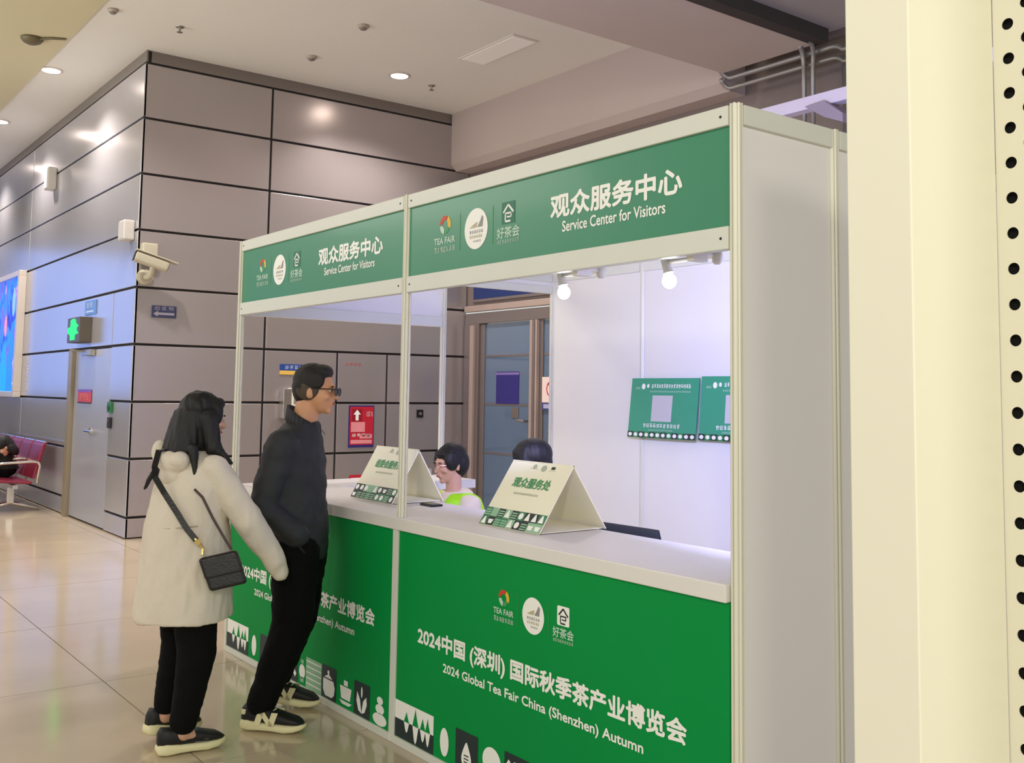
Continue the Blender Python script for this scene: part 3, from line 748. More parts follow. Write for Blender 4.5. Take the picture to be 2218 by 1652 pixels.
# worktop and the two counters under it
wt = MB().box((-3.978, -0.032, 0.944), (-0.022, 0.50, 1.0)).box((-3.978, 0.50, 0.944), (-3.52, 1.47, 1.0))
o = wt.build('counter_worktop', M_TOP, bevel=0.004)
tag(o, 'long white worktop running across both counters of the booth', 'worktop')
def icons(q, fr, X):
    """row of tea pictograms; mats 0 white 1 dark 2 green 3 pale green"""
    x = X - 1.985
    rect(q, fr, x, x + 0.32, 0.115, 0.195, 0); rect(q, fr, x, x + 0.32, 0.036, 0.115, 1)
    f2 = Frame(fr.o + Vector((0, -0.0006, 0)), fr.ex, fr.ez)
    for (c, w, h) in ((0.10, 0.045, 0.045), (0.175, 0.05, 0.075), (0.235, 0.045, 0.05), (0.275, 0.04, 0.06)):
        poly(q, f2, [(x + c - w / 2, 0.115), (x + c + w / 2, 0.115), (x + c + w * 0.1, 0.115 + h * 0.7), (x + c, 0.115 + h)], 2)
        poly(q, f2, [(x + c - w / 2, 0.1145), (x + c - w * 0.2, 0.115 - h * 0.8), (x + c, 0.1145 - h), (x + c + w * 0.2, 0.115 - h * 0.8), (x + c + w / 2, 0.1145)], 0)
    disc(q, fr, x + 0.405, 0.112, 0.033, 0.058, 0, 20)
    rect(q, fr, x + 0.49, x + 0.65, 0.036, 0.195, 1)
    poly(q, f2, [(x + 0.57 + 0.038 * math.sin(a) * (0.35 + 0.65 * min(1, (1 + math.cos(a)) * 0.8)), 0.10 - 0.055 * math.cos(a)) for a in [2 * PI * k / 22 for k in range(22)]], 0)
    for k in range(3):
        line(q, Frame(fr.o + Vector((0, -0.0012, 0)), fr.ex, fr.ez), (x + 0.553, 0.076 + k * 0.013), (x + 0.587, 0.076 + k * 0.013), 0.005, 1)
    disc(q, fr, x + 0.745, 0.128, 0.062, 0.055, 0, 22)
    poly(q, fr, [(x + 0.69, 0.05), (x + 0.80, 0.05), (x + 0.79, 0.09), (x + 0.70, 0.09)], 0)
    rect(q, fr, x + 0.83, x + 0.985, 0.036, 0.195, 1)
    for (a, b_) in (((0.85, 0.16), (0.965, 0.07)), ((0.86, 0.065), (0.955, 0.165)), ((0.905, 0.17), (0.91, 0.06))):
        line(q, f2, (x + a[0], a[1]), (x + b_[0], b_[1]), 0.026, 0)
    disc(q, fr, x + 1.04, 0.105, 0.036, 0.036, 0, 18); rect(q, fr, x + 1.02, x + 1.06, 0.05, 0.075, 3); rect(q, fr, x + 1.025, x + 1.055, 0.145, 0.165, 3)
    rect(q, fr, x + 1.085, x + 1.265, 0.036, 0.19, 3)
    for k in range(5):
        line(q, f2, (x + 1.09, 0.06 + 0.028 * k), (x + 1.26, 0.06 + 0.028 * k), 0.006, 0)
    rect(q, fr, x + 1.27, x + 1.425, 0.036, 0.195, 1)
    poly(q, f2, [(x + 1.285, 0.13), (x + 1.395, 0.13), (x + 1.412, 0.10), (x + 1.405, 0.065), (x + 1.38, 0.048), (x + 1.31, 0.048), (x + 1.285, 0.075)], 0)
    poly(q, f2, [(x + 1.295, 0.136), (x + 1.385, 0.136), (x + 1.345, 0.158)], 0); disc(q, f2, x + 1.34, 0.165, 0.012, 0.01, 0, 10)
    poly(q, fr, [(x + 1.465, 0.135), (x + 1.585, 0.135), (x + 1.57, 0.075), (x + 1.48, 0.075)], 0)
    poly(q, fr, [(x + 1.46, 0.066), (x + 1.59, 0.066), (x + 1.56, 0.05), (x + 1.49, 0.05)], 0); rect(q, fr, x + 1.505, x + 1.545, 0.14, 0.165, 0)
    rect(q, fr, x + 1.61, x + 1.765, 0.036, 0.192, 1)
    for (a, t_) in ((-0.03, 0.145), (0.03, 0.135)):
        poly(q, f2, [(x + 1.688, 0.05), (x + 1.688 + a, 0.06), (x + 1.688 + a * 1.7, 0.10), (x + 1.688 + a * 1.5, t_), (x + 1.688 + a * 0.5, 0.11)][::(-1 if a > 0 else 1)], 0)
    disc(q, f2, x + 1.688, 0.148, 0.008, 0.026, 0, 10)
    disc(q, fr, x + 1.86, 0.066, 0.064, 0.028, 0, 20); disc(q, fr, x + 1.86, 0.112, 0.04, 0.022, 0, 16); disc(q, fr, x + 1.86, 0.15, 0.028, 0.018, 0, 16)
for X, side in ((0.0, 'right'), (-2.0, 'left')):
    t = thing('service_counter', ('green counter front nearest the viewer under the right fascia board' if X == 0 else 'green counter front behind the two visitors under the left fascia board'), 'counter', (0, 0, 0), 0, 'counters of the booth')
    bd = MB().box((X - 1.975, 0.01, 0.0), (X - 1.955, 0.48, 0.943)).box((X - 0.045, 0.025, 0.0), (X - 0.025, 0.48, 0.943)).box((X - 1.955, 0.02, 0.40), (X - 0.045, 0.46, 0.42))
    bd.build('carcass', M_BOARD, t)
    p_ = MB().box((X - 1.985, -0.018, 0.03), (X - 0.018, 0.008, 0.943)).build('front_board', M_GREEN_C, t)
    tag(p_, 'green printed front board')
    MB().box((X - 1.985, -0.028, 0.0), (X - 0.018, 0.008, 0.034)).build('plinth_rail', M_RAIL, t, bevel=0.002)
    MB().box((X - 2.033 if X == 0 else X - 2.02, -0.026, 0.0), (X - 1.987, 0.02, 0.943)).build('upright', M_RAIL, t, bevel=0.002)
    q = MB(); fr = Frame((0, -0.0195, 0), (1, 0, 0), (0, 0, 1))
    text(q, '2024中国 (深圳) 国际秋季茶产业博览会', fr, X - 1.805, X - 0.196, 0.462, 0.548, 0, 0.0028)
    q.build('title_lettering', M_INKW, p_); q = MB()
    text(q, '2024 Global Tea Fair China (Shenzhen) Autumn', fr, X - 1.600, X - 0.390, 0.384, 0.430, 0, 0.0012)
    q.build('subtitle_lettering', M_INKW, p_)
    q = MB(); logos(q, fr, X - 0.987, 0.76, 0.735, 'square'); q.build('logo', LM, p_)
    q = MB(); icons(q, fr, X); q.build('pictogram_row', [M_INKW, M_INKD, M_GREEN_C, M_INKGP], p_)

# spot lamps on the fascia
M_BULB = mat('bulb_glow', (255, 255, 250), 0.4, 0, 0, emit=(250, 246, 255), estr=12)
def spot_lamp(x, label, aim):
    t = thing('spot_lamp', label, 'spot lamp', (x, 0.15, 2.05), 0, 'spot lamps of the booth')
    MB().box((0.235, -0.135, -0.03), (0.265, -0.06, 0.05)).build('clamp', M_WHITEP, t, bevel=0.004)
    MB().tube([(0.25, -0.09, 0.0), (0.25, 0.0, 0.0), (0.0, 0.0, 0.0)], 0.008, 8).build('arm', M_WHITEP, t, smooth=True)
    MB().lathe((0, 0, 0.018), (0.25, 0.1, -1), [(0.012, 0), (0.016, 0.004), (0.016, 0.052), (0.020, 0.055), (0.020, 0.06)], 16).build('socket', M_WHITEP, t)
    MB().ell((0.018, 0.007, -0.068), (0.026, 0, 0), (0, 0.026, 0), (0, 0, 0.028), 16, 10).build('bulb', M_BULB, t, smooth=True)
    MB().lathe((0.25, 0, 0.0), (0, 0, -1), [(0.016, -0.012), (0.019, 0.0), (0.017, 0.022), (0.01, 0.03)], 14).build('joint', M_WHITEP, t)
    d = bpy.data.lights.new('bulb_light', 'SPOT'); d.energy = 112; d.color = (0.46, 0.48, 1.0); d.shadow_soft_size = 0.03; d.spot_size = 2.45; d.spot_blend = 0.6
    o = bpy.data.objects.new('bulb_light', d); COL.objects.link(o); o.parent = t; o.location = (0.03, 0.045, -0.10); o.rotation_euler = Vector(aim).to_track_quat('-Z', 'Y').to_euler()
spot_lamp(-1.055, 'white arm spot lamp under the fascia, left of the two lit bulbs', (-0.5, 1.0, -0.05))
spot_lamp(-0.465, 'white arm spot lamp under the fascia, right of the two lit bulbs', (0.08, 1.0, -0.25))

# green boards on the back wall
def wall_board(x0, x1, z0, z1, yt, yb, label):
    t = thing('wall_board', label, 'board', (0, 0, 0), 0, 'green boards on the back wall')
    n = Vector((0, yt - yb, z1 - z0)).normalized()
    nn = Vector((1, 0, 0)).cross(n)
    c = Vector(((x0 + x1) / 2, (yt + yb) / 2, (z0 + z1) / 2))
    MB().obox(c - nn * 0.003, ((x1 - x0) / 2, 0, 0), nn * 0.003, n * ((z1 - z0) / 2)).build('board', mat('board_green', (50, 160, 122), 0.4, 0, 0.05, 2), t)
    fr = Frame(c + nn * 0.0015, (1, 0, 0), n)
    w, h_ = (x1 - x0) / 2, (z1 - z0) / 2
    q = MB()
    disc(q, fr, -w * 0.62, h_ * 0.72, 0.018, 0.02, 0, 16); disc(q, fr, -w * 0.48, h_ * 0.74, 0.012, 0.014, 0, 12); strokes(q, fr, -w * 0.86, -w * 0.72, h_ * 0.62, h_ * 0.70, 3, 1, 2)
    strokes(q, fr, -w * 0.38, w * 0.78, h_ * 0.66, h_ * 0.80, 16, 0, 4); strokes(q, fr, -w * 0.42, w * 0.78, h_ * 0.52, h_ * 0.58, 22, 1, 6)
    rect(q, fr, -w * 0.32, w * 0.28, -h_ * 0.45, h_ * 0.42, 2)
    strokes(q, fr, -w * 0.55, w * 0.55, -h_ * 0.66, -h_ * 0.52, 11, 0, 8); strokes(q, fr, -w * 0.38, w * 0.35, -h_ * 0.76, -h_ * 0.71, 16, 1, 10)
    q.build('print', [M_INKW, M_INKWF, M_INKLG], t)
    q = MB()
    for k in range(12):
        a = -w + 2 * w * k / 12; b_ = a + 2 * w / 12
        rect(q, fr, a, b_, -h_ * 0.995, -h_ * 0.80, (1 if k % 2 == 0 else 2) if k < 11 else 1)
        f2 = Frame(fr.o + nn * 0.001, fr.ex, fr.ez)
        disc(q, f2, (a + b_) / 2, -h_ * 0.9, (b_ - a) * 0.34, h_ * 0.065, 0, 12)
    q.build('pictogram_row', [M_INKW, M_INKD, M_INKG], t)
wall_board(-3.075, -2.445, 1.285, 1.69, 2.475, 2.43, 'green printed board on the white back wall, the left and full one')
wall_board(-2.43, -1.80, 1.29, 1.70, 2.478, 2.445, 'green printed board on the white back wall, cut by the booth post')

# tent signs on the worktop
def tent(x0, x1, yf, yb, h_, title, n_sub, seed, label, skew=0.0):
    t = thing('tent_sign', label, 'tent sign', (0, 0, 1.004), 0, 'tent signs on the worktop')
    ym = (yf + yb) / 2
    M_CARD = mat('card_cream', (248, 244, 220), 0.6, 0, 0.02)
    w2 = (x1 - x0) / 2; xc = (x0 + x1) / 2
    def face(ya, name):
        up = Vector((skew, ym - ya, h_)); L = up.length
        nrm = Vector((1, 0, 0)).cross(up).normalized() * (1 if ya < ym else -1)
        c = Vector((xc, ya, 0.0)) + up / 2 
        o_ = MB().obox(c - nrm * 0.0025, (w2, 0, 0), nrm * 0.0025, up / 2).build(name, M_CARD, t)
        return o_, Frame(Vector((xc, ya, 0)) + nrm * 0.0012, (1, 0, 0), up / L), L, nrm
    o_, fr, L, nn = face(yf, 'front_panel')
    face(yb, 'back_panel')
    MB().box((x0 + 0.004, yf + 0.02, 0.0), (x1 - 0.004, yb - 0.02, 0.003)).build('base_flap', M_CARD, t)
    TM = [mat('tent_green', (70, 150, 96), 0.5, 0, 0.05), M_INKD, mat('tent_grey', (176, 182, 160), 0.5, 0, 0.05)]
    q = MB()
    strokes(q, fr, -w2 * 0.30, -w2 * 0.02, L * 0.885, L * 0.90, 3, 2, 1); disc(q, fr, -w2 * 0.16, L * 0.925, 0.014, 0.012, 2, 12)
    q.build('emblem', TM, o_); q = MB()
    disc(q, fr, w2 * 0.15, L * 0.91, 0.018, 0.016, 2, 14)
    q.build('emblem', TM, o_); q = MB()
    rect(q, fr, w2 * 0.38, w2 * 0.5, L * 0.905, L * 0.945, 1); strokes(q, fr, w2 * 0.33, w2 * 0.55, L * 0.875, L * 0.89, 3, 2, 3)
    q.build('emblem', TM, o_); q = MB()
    text(q, title, fr, -w2 * 0.60, w2 * 0.62, L * 0.60, L * 0.745, 0, 0.0018)
    q.build('lettering', TM, o_); q = MB()
    strokes(q, fr, -w2 * 0.42, w2 * 0.40, L * 0.49, L * 0.525, 18, 2, 5)
    q.build('small_print', TM, o_)
    q = MB(); rnd = random.Random(seed)
    rect(q, fr, -w2, w2, 0.001, L * 0.26, 0)
    f2 = Frame(fr.o + nn * 0.0008, fr.ex, fr.ez); f3 = Frame(fr.o + nn * 0.0014, fr.ex, fr.ez)
    for r in range(2):
        for k in range(9):
            a = -w2 + 2 * w2 * k / 9; b_ = a + 2 * w2 / 9; z0 = L * 0.13 * r; z1 = z0 + L * 0.13
            if rnd.random() < 0.55: rect(q, f2, a, b_, z0 + 0.001, z1, 1 if rnd.random() < 0.7 else 2)
            cx, cz = (a + b_) / 2, (z0 + z1) / 2
            s_ = rnd.random()
            if s_ < 0.3: disc(q, f3, cx, cz, (b_ - a) * 0.34, (z1 - z0) * 0.36, 3, 12)
            elif s_ < 0.55: poly(q, f3, [(cx - 0.017, z0 + 0.005), (cx + 0.017, z0 + 0.005), (cx + 0.004, z1 - 0.004), (cx - 0.004, z1 - 0.004)], 3)
            elif s_ < 0.8: poly(q, f3, [(cx - 0.018, cz + 0.008), (cx + 0.018, cz + 0.008), (cx + 0.012, cz - 0.012), (cx - 0.012, cz - 0.012)], 3)
            else:
                for m_ in range(3): rect(q, f3, a + 0.004, b_ - 0.004, z0 + 0.005 + m_ * 0.011, z0 + 0.011 + m_ * 0.011, 2)
    q.build('pictogram_band', [M_INKD, mat('band_green', (60, 130, 92), 0.5, 0, 0.05), M_INKGP, M_INKW], o_)
tent(-1.60, -1.18, 0.155, 0.525, 0.272, '观众服务处', 8, 3, 'cream folded tent sign with green characters on the right half of the worktop', 0.0)
tent(-2.905, -2.465, 0.215, 0.53, 0.272, '组委会服务处', 8, 5, 'cream folded tent sign partly behind the middle post, left half of the worktop', 0.0)
# small black phone beside the left sign, paper tray
t = thing('desk_phone', 'small black device beside the left tent sign', 'phone', (-2.33, 0.36, 1.0))
MB().box((-0.05, -0.03, 0), (0.06, 0.04, 0.012)).build('case', M_BLACK, t, bevel=0.004)
MB().box((-0.042, -0.022, 0.012), (0.05, 0.032, 0.0135)).build('screen', mat('screen_dark', (30, 34, 40), 0.1, 0, 0), t)
t = thing('paper_stack', 'white paper sheets standing beside the seated attendant', 'paper', (-3.07, 0.72, 0.98))
MB().obox((0, 0, 0.075), (0.11, 0.02, 0), (-0.006, 0.03, 0), (0, 0.0, 0.075)).build('sheet', mat('paper_white', (238, 238, 246), 0.6, 0, 0.01), t)
MB().obox((0.01, -0.035, 0.055), (0.05, 0.006, 0), (0, 0.001, 0), (0, 0, 0.004)).build('ink_line', M_INKGR, t)
MB().box((-0.13, -0.06, -0.5), (0.13, 0.07, 0.0)).build('stand', M_BOARD, t)
# black chair
t = thing('office_chair', 'black chair back rising just above the worktop edge', 'chair', (-1.52, 0.98, 0), 0.05)
MB().loft([((0, 0.0, 0.45), (0.20, 0, 0), (0, 0.02, 0)), ((0, 0.01, 0.7), (0.21, 0, 0), (0, 0.025, 0)), ((0, 0.0, 0.90), (0.20, 0, 0), (0, 0.022, 0)), ((0, 0, 0.945), (0.19, 0, 0), (0, 0.012, 0))], 28, p=0.4).build('backrest', mat('chair_fabric', (14, 18, 18), 0.8, 0, 0.1), t, smooth=True)
MB().box((-0.22, 0.03, 0.42), (0.22, 0.46, 0.48)).build('seat', mat('chair_fabric', (14, 18, 18)), t, bevel=0.02, seg=3)
MB().tube([(0, 0.24, 0.08), (0, 0.24, 0.42)], 0.025, 10).build('gas_column', M_BLACK, t)
for k in range(5):
    a = 2 * PI * k / 5
    lg = MB().tube([(0, 0.24, 0.1), (0.26 * math.cos(a), 0.24 + 0.26 * math.sin(a), 0.065)], 0.018, 8)
    l_ = lg.build('leg', M_BLACK, t)
    MB().lathe((0.26 * math.cos(a) - 0.012, 0.24 + 0.26 * math.sin(a), 0.03), (1, 0, 0), [(0.03, 0), (0.03, 0.024)], 12).build('castor', M_BLACK, l_)

# ------------------------------------------------------------------ white display rack beside the camera
t = thing('display_rack', 'white metal rack upright with a perforated panel close to the viewer', 'rack', (1.58, -1.586, 0))
M_RACKA = mat('rack_enamel', (228, 224, 206), 0.45, 0, 0.015, 2)
MB().box((-0.0705, 0, 0.0), (0, 0.159, 2.7)).build('upright', M_RACKA, t, bevel=0.0012)
PX0, PX1, PYY = 0.0, 0.36, 0.160
pm = MB()
hs, hr, cw = 0.0368, 0.0062, 0.0195
nz = int(2.7 / hs)
ncol = 16
z_off = (1.967 % hs)
SEG = 16
for cI in range(ncol):
    xc = 0.0160 + cI * cw
    x0, x1 = (PX0 if cI == 0 else xc - cw / 2), (PX1 if cI == ncol - 1 else xc + cw / 2)
    offz = z_off + (hs / 2 if cI % 2 else 0)
    zs = [offz + k * hs for k in range(nz - 1)]
    fullz = zs if 0.0 == 0 else zs
    for k, zc in enumerate(zs):
        z0 = 0.0 if k == 0 else zc - hs / 2
        z1 = 2.7 if k == len(zs) - 1 else zc + hs / 2
        if zc < 0.55 or zc > 2.45:
            pm.add([(x0, 0, z0), (x1, 0, z0), (x1, 0, z1), (x0, 0, z1)], [(0, 1, 2, 3)])
            continue
        vs = []
        for m_ in range(SEG):
            a = 2 * PI * (m_ + 0.5) / SEG
            ca, sa = math.cos(a), math.sin(a)
            vs.append((xc + hr * ca, 0, zc + hr * sa))
        for m_ in range(SEG):
            a = 2 * PI * (m_ + 0.5) / SEG
            ca, sa = math.cos(a), math.sin(a)
            tx = ((x1 - xc) if ca > 0 else (xc - x0)) / max(abs(ca), 1e-6)
            tz = ((z1 - zc) if sa > 0 else (zc - z0)) / max(abs(sa), 1e-6)
            f_ = min(tx, tz)
            vs.append((xc + ca * f_, 0, zc + sa * f_))
        n0 = len(vs)
        vs += [(x1, 0, z1), (x0, 0, z1), (x0, 0, z0), (x1, 0, z0)]
        fs = [(m_, SEG + m_, SEG + (m_ + 1) % SEG, (m_ + 1) % SEG) for m_ in range(SEG)]
        for (corner, sx_, sz_) in ((0, 1, 1), (1, -1, 1), (2, -1, -1), (3, 1, -1)):
            for m_ in range(SEG):
                a0 = vs[SEG + m_]; a1 = vs[SEG + (m_ + 1) % SEG]; cq = vs[n0 + corner]
                on_x0 = abs(a0[0] - cq[0]) < 1e-7; on_z0 = abs(a0[2] - cq[2]) < 1e-7
                on_x1 = abs(a1[0] - cq[0]) < 1e-7; on_z1 = abs(a1[2] - cq[2]) < 1e-7
                if (on_x0 and on_z1) or (on_z0 and on_x1):
                    fs.append((SEG + m_, n0 + corner, SEG + (m_ + 1) % SEG))
        pm.add([(v[0], PYY, v[2]) for v in vs], fs)
po = pm.build('perforated_panel', M_RACKA, t)
so = po.modifiers.new('thickness', 'SOLIDIFY'); so.thickness = 0.0012; so.offset = 0
MB().box((0.001, PYY + 0.006, 0.0), (PX1, PYY + 0.010, 2.7)).build('void_sheet', mat('rack_void_shade', (6, 6, 6), 0.9, 0, 0.0), t)  # black sheet stands in for the unlit space behind the holes
MB().box((PX1, 0.0, 0.0), (PX1 + 0.07, 0.159, 2.7)).build('upright', M_RACKA, t, bevel=0.0012)
MB().box((-0.07, 0.16, 0.0), (PX1 + 0.07, 0.20, 0.08)).build('base_rail', M_RACKA, t, bevel=0.002)

# ------------------------------------------------------------------ people
def blob(name, mb, m, parent, voxel=0.011, smooth=4, fold=0.0, fscale=(9, 9, 22), seed=0.0, dec=None):
    """one continuous skin grown over overlapping volumes"""
    me = mb.mesh(name, m)
    o = bpy.data.objects.new(name, me)
    COL.objects.link(o)
    r = o.modifiers.new('r', 'REMESH'); r.mode = 'VOXEL'; r.voxel_size = voxel; r.use_smooth_shade = True
    s_ = o.modifiers.new('s', 'SMOOTH'); s_.factor = 0.5; s_.iterations = smooth
    dg = bpy.context.evaluated_depsgraph_get()
    nm = bpy.data.meshes.new_from_object(o.evaluated_get(dg))
    bpy.data.objects.remove(o); bpy.data.meshes.remove(me)
    nm.name = name
    if fold:
        nrm = [v.normal.copy() for v in nm.vertices]
        for v, n_ in zip(nm.vertices, nrm):
            p = Vector((v.co.x * fscale[0] + seed, v.co.y * fscale[1], v.co.z * fscale[2]))
            v.co += n_ * fold * (noise.noise(p) + 0.5 * noise.noise(p * 2.1) + 0.25 * noise.noise(p * 4.3))
    if not nm.materials:
        nm.materials.append(m)
    nm.polygons.foreach_set('use_smooth', [True] * len(nm.polygons))
    ob = bpy.data.objects.new(name, nm)
    COL.objects.link(ob)
    ob.parent = parent
    return ob

def V2(a, z=0.0):
    return Vector((a[0], a[1], z))

class Head:
    """head volumes in a frame: f forward, l left side, u up; c is the middle of the head"""
    def __init__(s, c, f, tilt=0.0, k=1.0):
        s.c = Vector(c); s.k = k
        f = Vector((f[0], f[1], 0)).normalized()
        l = Vector((0, 0, 1)).cross(f)
        s.f = (f * math.cos(tilt) + Vector((0, 0, 1)) * math.sin(tilt)).normalized()
        s.l = l
        s.u = s.f.cross(l).normalized() * 1.0
    def p(s, a, b, d):
        return s.c + (s.f * a + s.l * b + s.u * d) * s.k
    def e(s, mb, c, r, n=18, m=12):
        mb.ell(s.p(*c), s.f * r[0] * s.k, s.l * r[1] * s.k, s.u * r[2] * s.k, n, m)
    def skin(s, mb, jaw=1.0):
        s.e(mb, (-0.010, 0, 0.035), (0.092, 0.074, 0.080))
        s.e(mb, (0.022, 0, -0.020), (0.068, 0.064 * jaw, 0.080))
        s.e(mb, (0.036, 0, -0.066), (0.046, 0.046 * jaw, 0.042))
        s.e(mb, (0.064, 0, -0.095), (0.020, 0.022, 0.016))          # chin
        s.e(mb, (0.080, 0, 0.022), (0.014, 0.048, 0.010))           # brow
        s.e(mb, (0.096, 0, -0.018), (0.013, 0.0095, 0.022))         # nose bridge
        s.e(mb, (0.104, 0, -0.032), (0.013, 0.014, 0.010))          # nose tip
        s.e(mb, (0.082, 0, -0.060), (0.014, 0.024, 0.012))          # lips
        for q in (-1, 1):
            s.e(mb, (0.064, 0.040 * q, -0.026), (0.022, 0.022, 0.020))   # cheek
            s.e(mb, (-0.008, 0.074 * q, -0.012), (0.018, 0.009, 0.030))  # ear
    def eyes(s, parent):
        for q in (-1, 1):
            b = MB(); s.e(b, (0.0805, 0.031 * q, 0.002), (0.008, 0.013, 0.006), 12, 8)
            b.build('eye', mat('eye_white', (224, 216, 208), 0.3, 0, 0.02), parent, smooth=True)
            b = MB(); s.e(b, (0.0865, 0.031 * q, 0.002), (0.0035, 0.006, 0.006), 10, 6)
            b.build('pupil', mat('eye_dark', (26, 20, 18), 0.2, 0, 0.02), parent, smooth=True)
            b = MB(); s.e(b, (0.0905, 0.031 * q, 0.021), (0.005, 0.018, 0.004), 10, 6)
            b.build('eyebrow', mat('brow_dark', (30, 24, 22), 0.7, 0, 0.05), parent, smooth=True)
        b = MB(); s.e(b, (0.0935, 0, -0.060), (0.0045, 0.020, 0.0065), 12, 8)
        b.build('mouth', mat('lip', (170, 84, 76), 0.5, 0, 0.05), parent, smooth=True)

def hand(mb, wrist, d, side, curl=0.5, k=1.0):
    """palm, four unequal bent fingers and a thumb from the side of the palm"""
    wrist, d, side = Vector(wrist), Vector(d).normalized(), Vector(side).normalized()
    pn = d.cross(side).normalized()
    pc = wrist + d * 0.048 * k
    mb.ell(pc, d * 0.052 * k, side * 0.040 * k, pn * 0.016 * k, 14, 8)
    for i, (o, L) in enumerate(((-0.030, 0.066), (-0.010, 0.078), (0.011, 0.072), (0.030, 0.056))):
        b0 = wrist + d * 0.085 * k + side * o * k
        b1 = b0 + (d * math.cos(curl) + pn * math.sin(curl)) * L * 0.5 * k
        b2 = b1 + (d * math.cos(curl * 2.0) + pn * math.sin(curl * 2.0)) * L * 0.5 * k
        mb.capsule([b0, b1, b2], [0.0092 * k, 0.0086 * k, 0.0072 * k], 8)
    t0 = wrist + d * 0.03 * k - side * 0.030 * k
    t1 = t0 + (d * 0.6 - side * 0.7 + pn * 0.2).normalized() * 0.034 * k
    t2 = t1 + (d * 0.9 - side * 0.2 + pn * 0.3).normalized() * 0.030 * k
    mb.capsule([t0, t1, t2], [0.012 * k, 0.0105 * k, 0.008 * k], 8)

M_SKIN = mat('skin_tan', (206, 150, 112), 0.5, 0, 0.05, 8)
M_SKINL = mat('skin_light', (206, 158, 134), 0.5, 0, 0.05, 8)
M_HAIR = mat('hair_black', (13, 11, 12), 0.62, 0, 0.3, 30, bump=0.35, bscale=60, stretch=(1, 1, 0.12))
M_HAIRS = mat('hair_short_black', (26, 23, 21), 0.7, 0, 0.3, 60, bump=0.3, bscale=160)
M_PANTS = mat('trouser_black', (5, 5, 6), 0.9, 0, 0.2, 10, spec=0.2)
M_SHOE = mat('shoe_black', (20, 20, 21), 0.6, 0, 0.15, 30)
M_SOLE = mat('sole_cream', (234, 226, 180), 0.6, 0, 0.05, 10)

def shoe(parent, heel, d, L=0.27, lift=0.0, logo=None, wd=1.0):
    """heel: ground point under the heel; d: horizontal direction of the toe"""
    heel = Vector(heel); d = Vector((d[0], d[1], 0)).normalized()
    up = Vector((0, 0, 1)); pitch = lift
    dd = (d * math.cos(pitch) - up * math.sin(pitch)).normalized(); uu = (d * math.sin(pitch) + up * math.cos(pitch)).normalized()
    sd = dd.cross(uu)
    h = heel + up * L * math.sin(pitch)
    P = lambda a, b, c: h + dd * a * L + sd * b * wd + uu * c
    sole = MB(); upper = MB()
    rs = []
    for a, w, zt, zb in ((-0.05, 0.022, 0.036, 0.022), (-0.02, 0.034, 0.050, 0.006), (0.10, 0.041, 0.054, 0.0), (0.30, 0.042, 0.044, 0.004), (0.50, 0.045, 0.041, 0.004), (0.72, 0.051, 0.040, 0.0), (0.88, 0.047, 0.040, 0.006), (0.99, 0.030, 0.042, 0.016), (1.04, 0.012, 0.040, 0.028)):
        rs.append((P(a, 0, (zt + zb) / 2), sd * w * wd, uu * (zt - zb) / 2))
    sole.loft(rs, 20, p=0.55)
    so_ = sole.build('shoe_sole', M_SOLE, parent, smooth=True)
    rs = []
    for a, w, zt in ((-0.03, 0.020, 0.100), (0.02, 0.032, 0.118), (0.14, 0.038, 0.112), (0.28, 0.040, 0.112), (0.42, 0.042, 0.106), (0.56, 0.044, 0.094), (0.74, 0.047, 0.078), (0.88, 0.043, 0.068), (0.96, 0.029, 0.056), (1.01, 0.012, 0.046)):
        zb = 0.034
        rs.append((P(a, 0, (zt + zb) / 2), sd * w * wd, uu * (zt - zb) / 2))
    upper.loft(rs, 22, p=0.75)
    up_ = upper.build('shoe_upper', M_SHOE, parent, smooth=True)
    lc = MB()
    for k in range(4):
        a = 0.44 + 0.07 * k
        z = 0.108 - 0.010 * k
        lc.tube([P(a, -0.024, z - 0.006), P(a + 0.015, 0, z), P(a, 0.024, z - 0.006)], 0.0035, 6)
    lc.build('shoe_lace', M_SOLE if logo else M_SHOE, up_)
    if logo:
        for q in (-1, 1):
            b = MB()
            o0 = P(0.22, q * 0.0455, 0.034)
            fr = Frame(o0, dd, (uu * 1.0 + sd * (-q) * 0.12).normalized()) if q > 0 else Frame(P(0.22, q * 0.0455, 0.034), dd, (uu + sd * (-q) * 0.12).normalized())
            w_ = 0.40 * L
            hN = 0.058
            sgn = 1
            pts = [[(0, 0), (0.030, 0), (0.048, hN), (0.018, hN)], [(0.022, hN), (0.050, hN), (w_ - 0.018, 0), (w_ - 0.046, 0)], [(w_ - 0.048, 0), (w_ - 0.018, 0), (w_, hN), (w_ - 0.030, hN)]]
            for pp in pts:
                p3 = [fr(*a) for a in pp]
                b.prism(p3, sd * q * 0.003)
            b.build('shoe_letter', M_SOLE, up_)
        b = MB(); b.obox(P(0.03, 0, 0.085), dd * 0.012, sd * 0.034, uu * 0.012); b.build('heel_tab', M_SOLE, up_, bevel=0.004)
        b = MB(); b.ell(P(0.36, 0, 0.108), dd * 0.03, sd * 0.022, uu * 0.012); b.build('shoe_tongue', M_SOLE, up_, smooth=True)
    else:
        b = MB()
        for k in range(2):
            b.tube([P(0.52, 0.040, 0.046 + 0.010 * k), P(0.72, 0.0445, 0.042 + 0.010 * k)], 0.002, 6)
        b.build('shoe_stripe', mat('stripe_grey', (120, 120, 118), 0.5, 0, 0.05), up_)
    return P

AZ = math.atan2(0.7903262, 0.6125436)

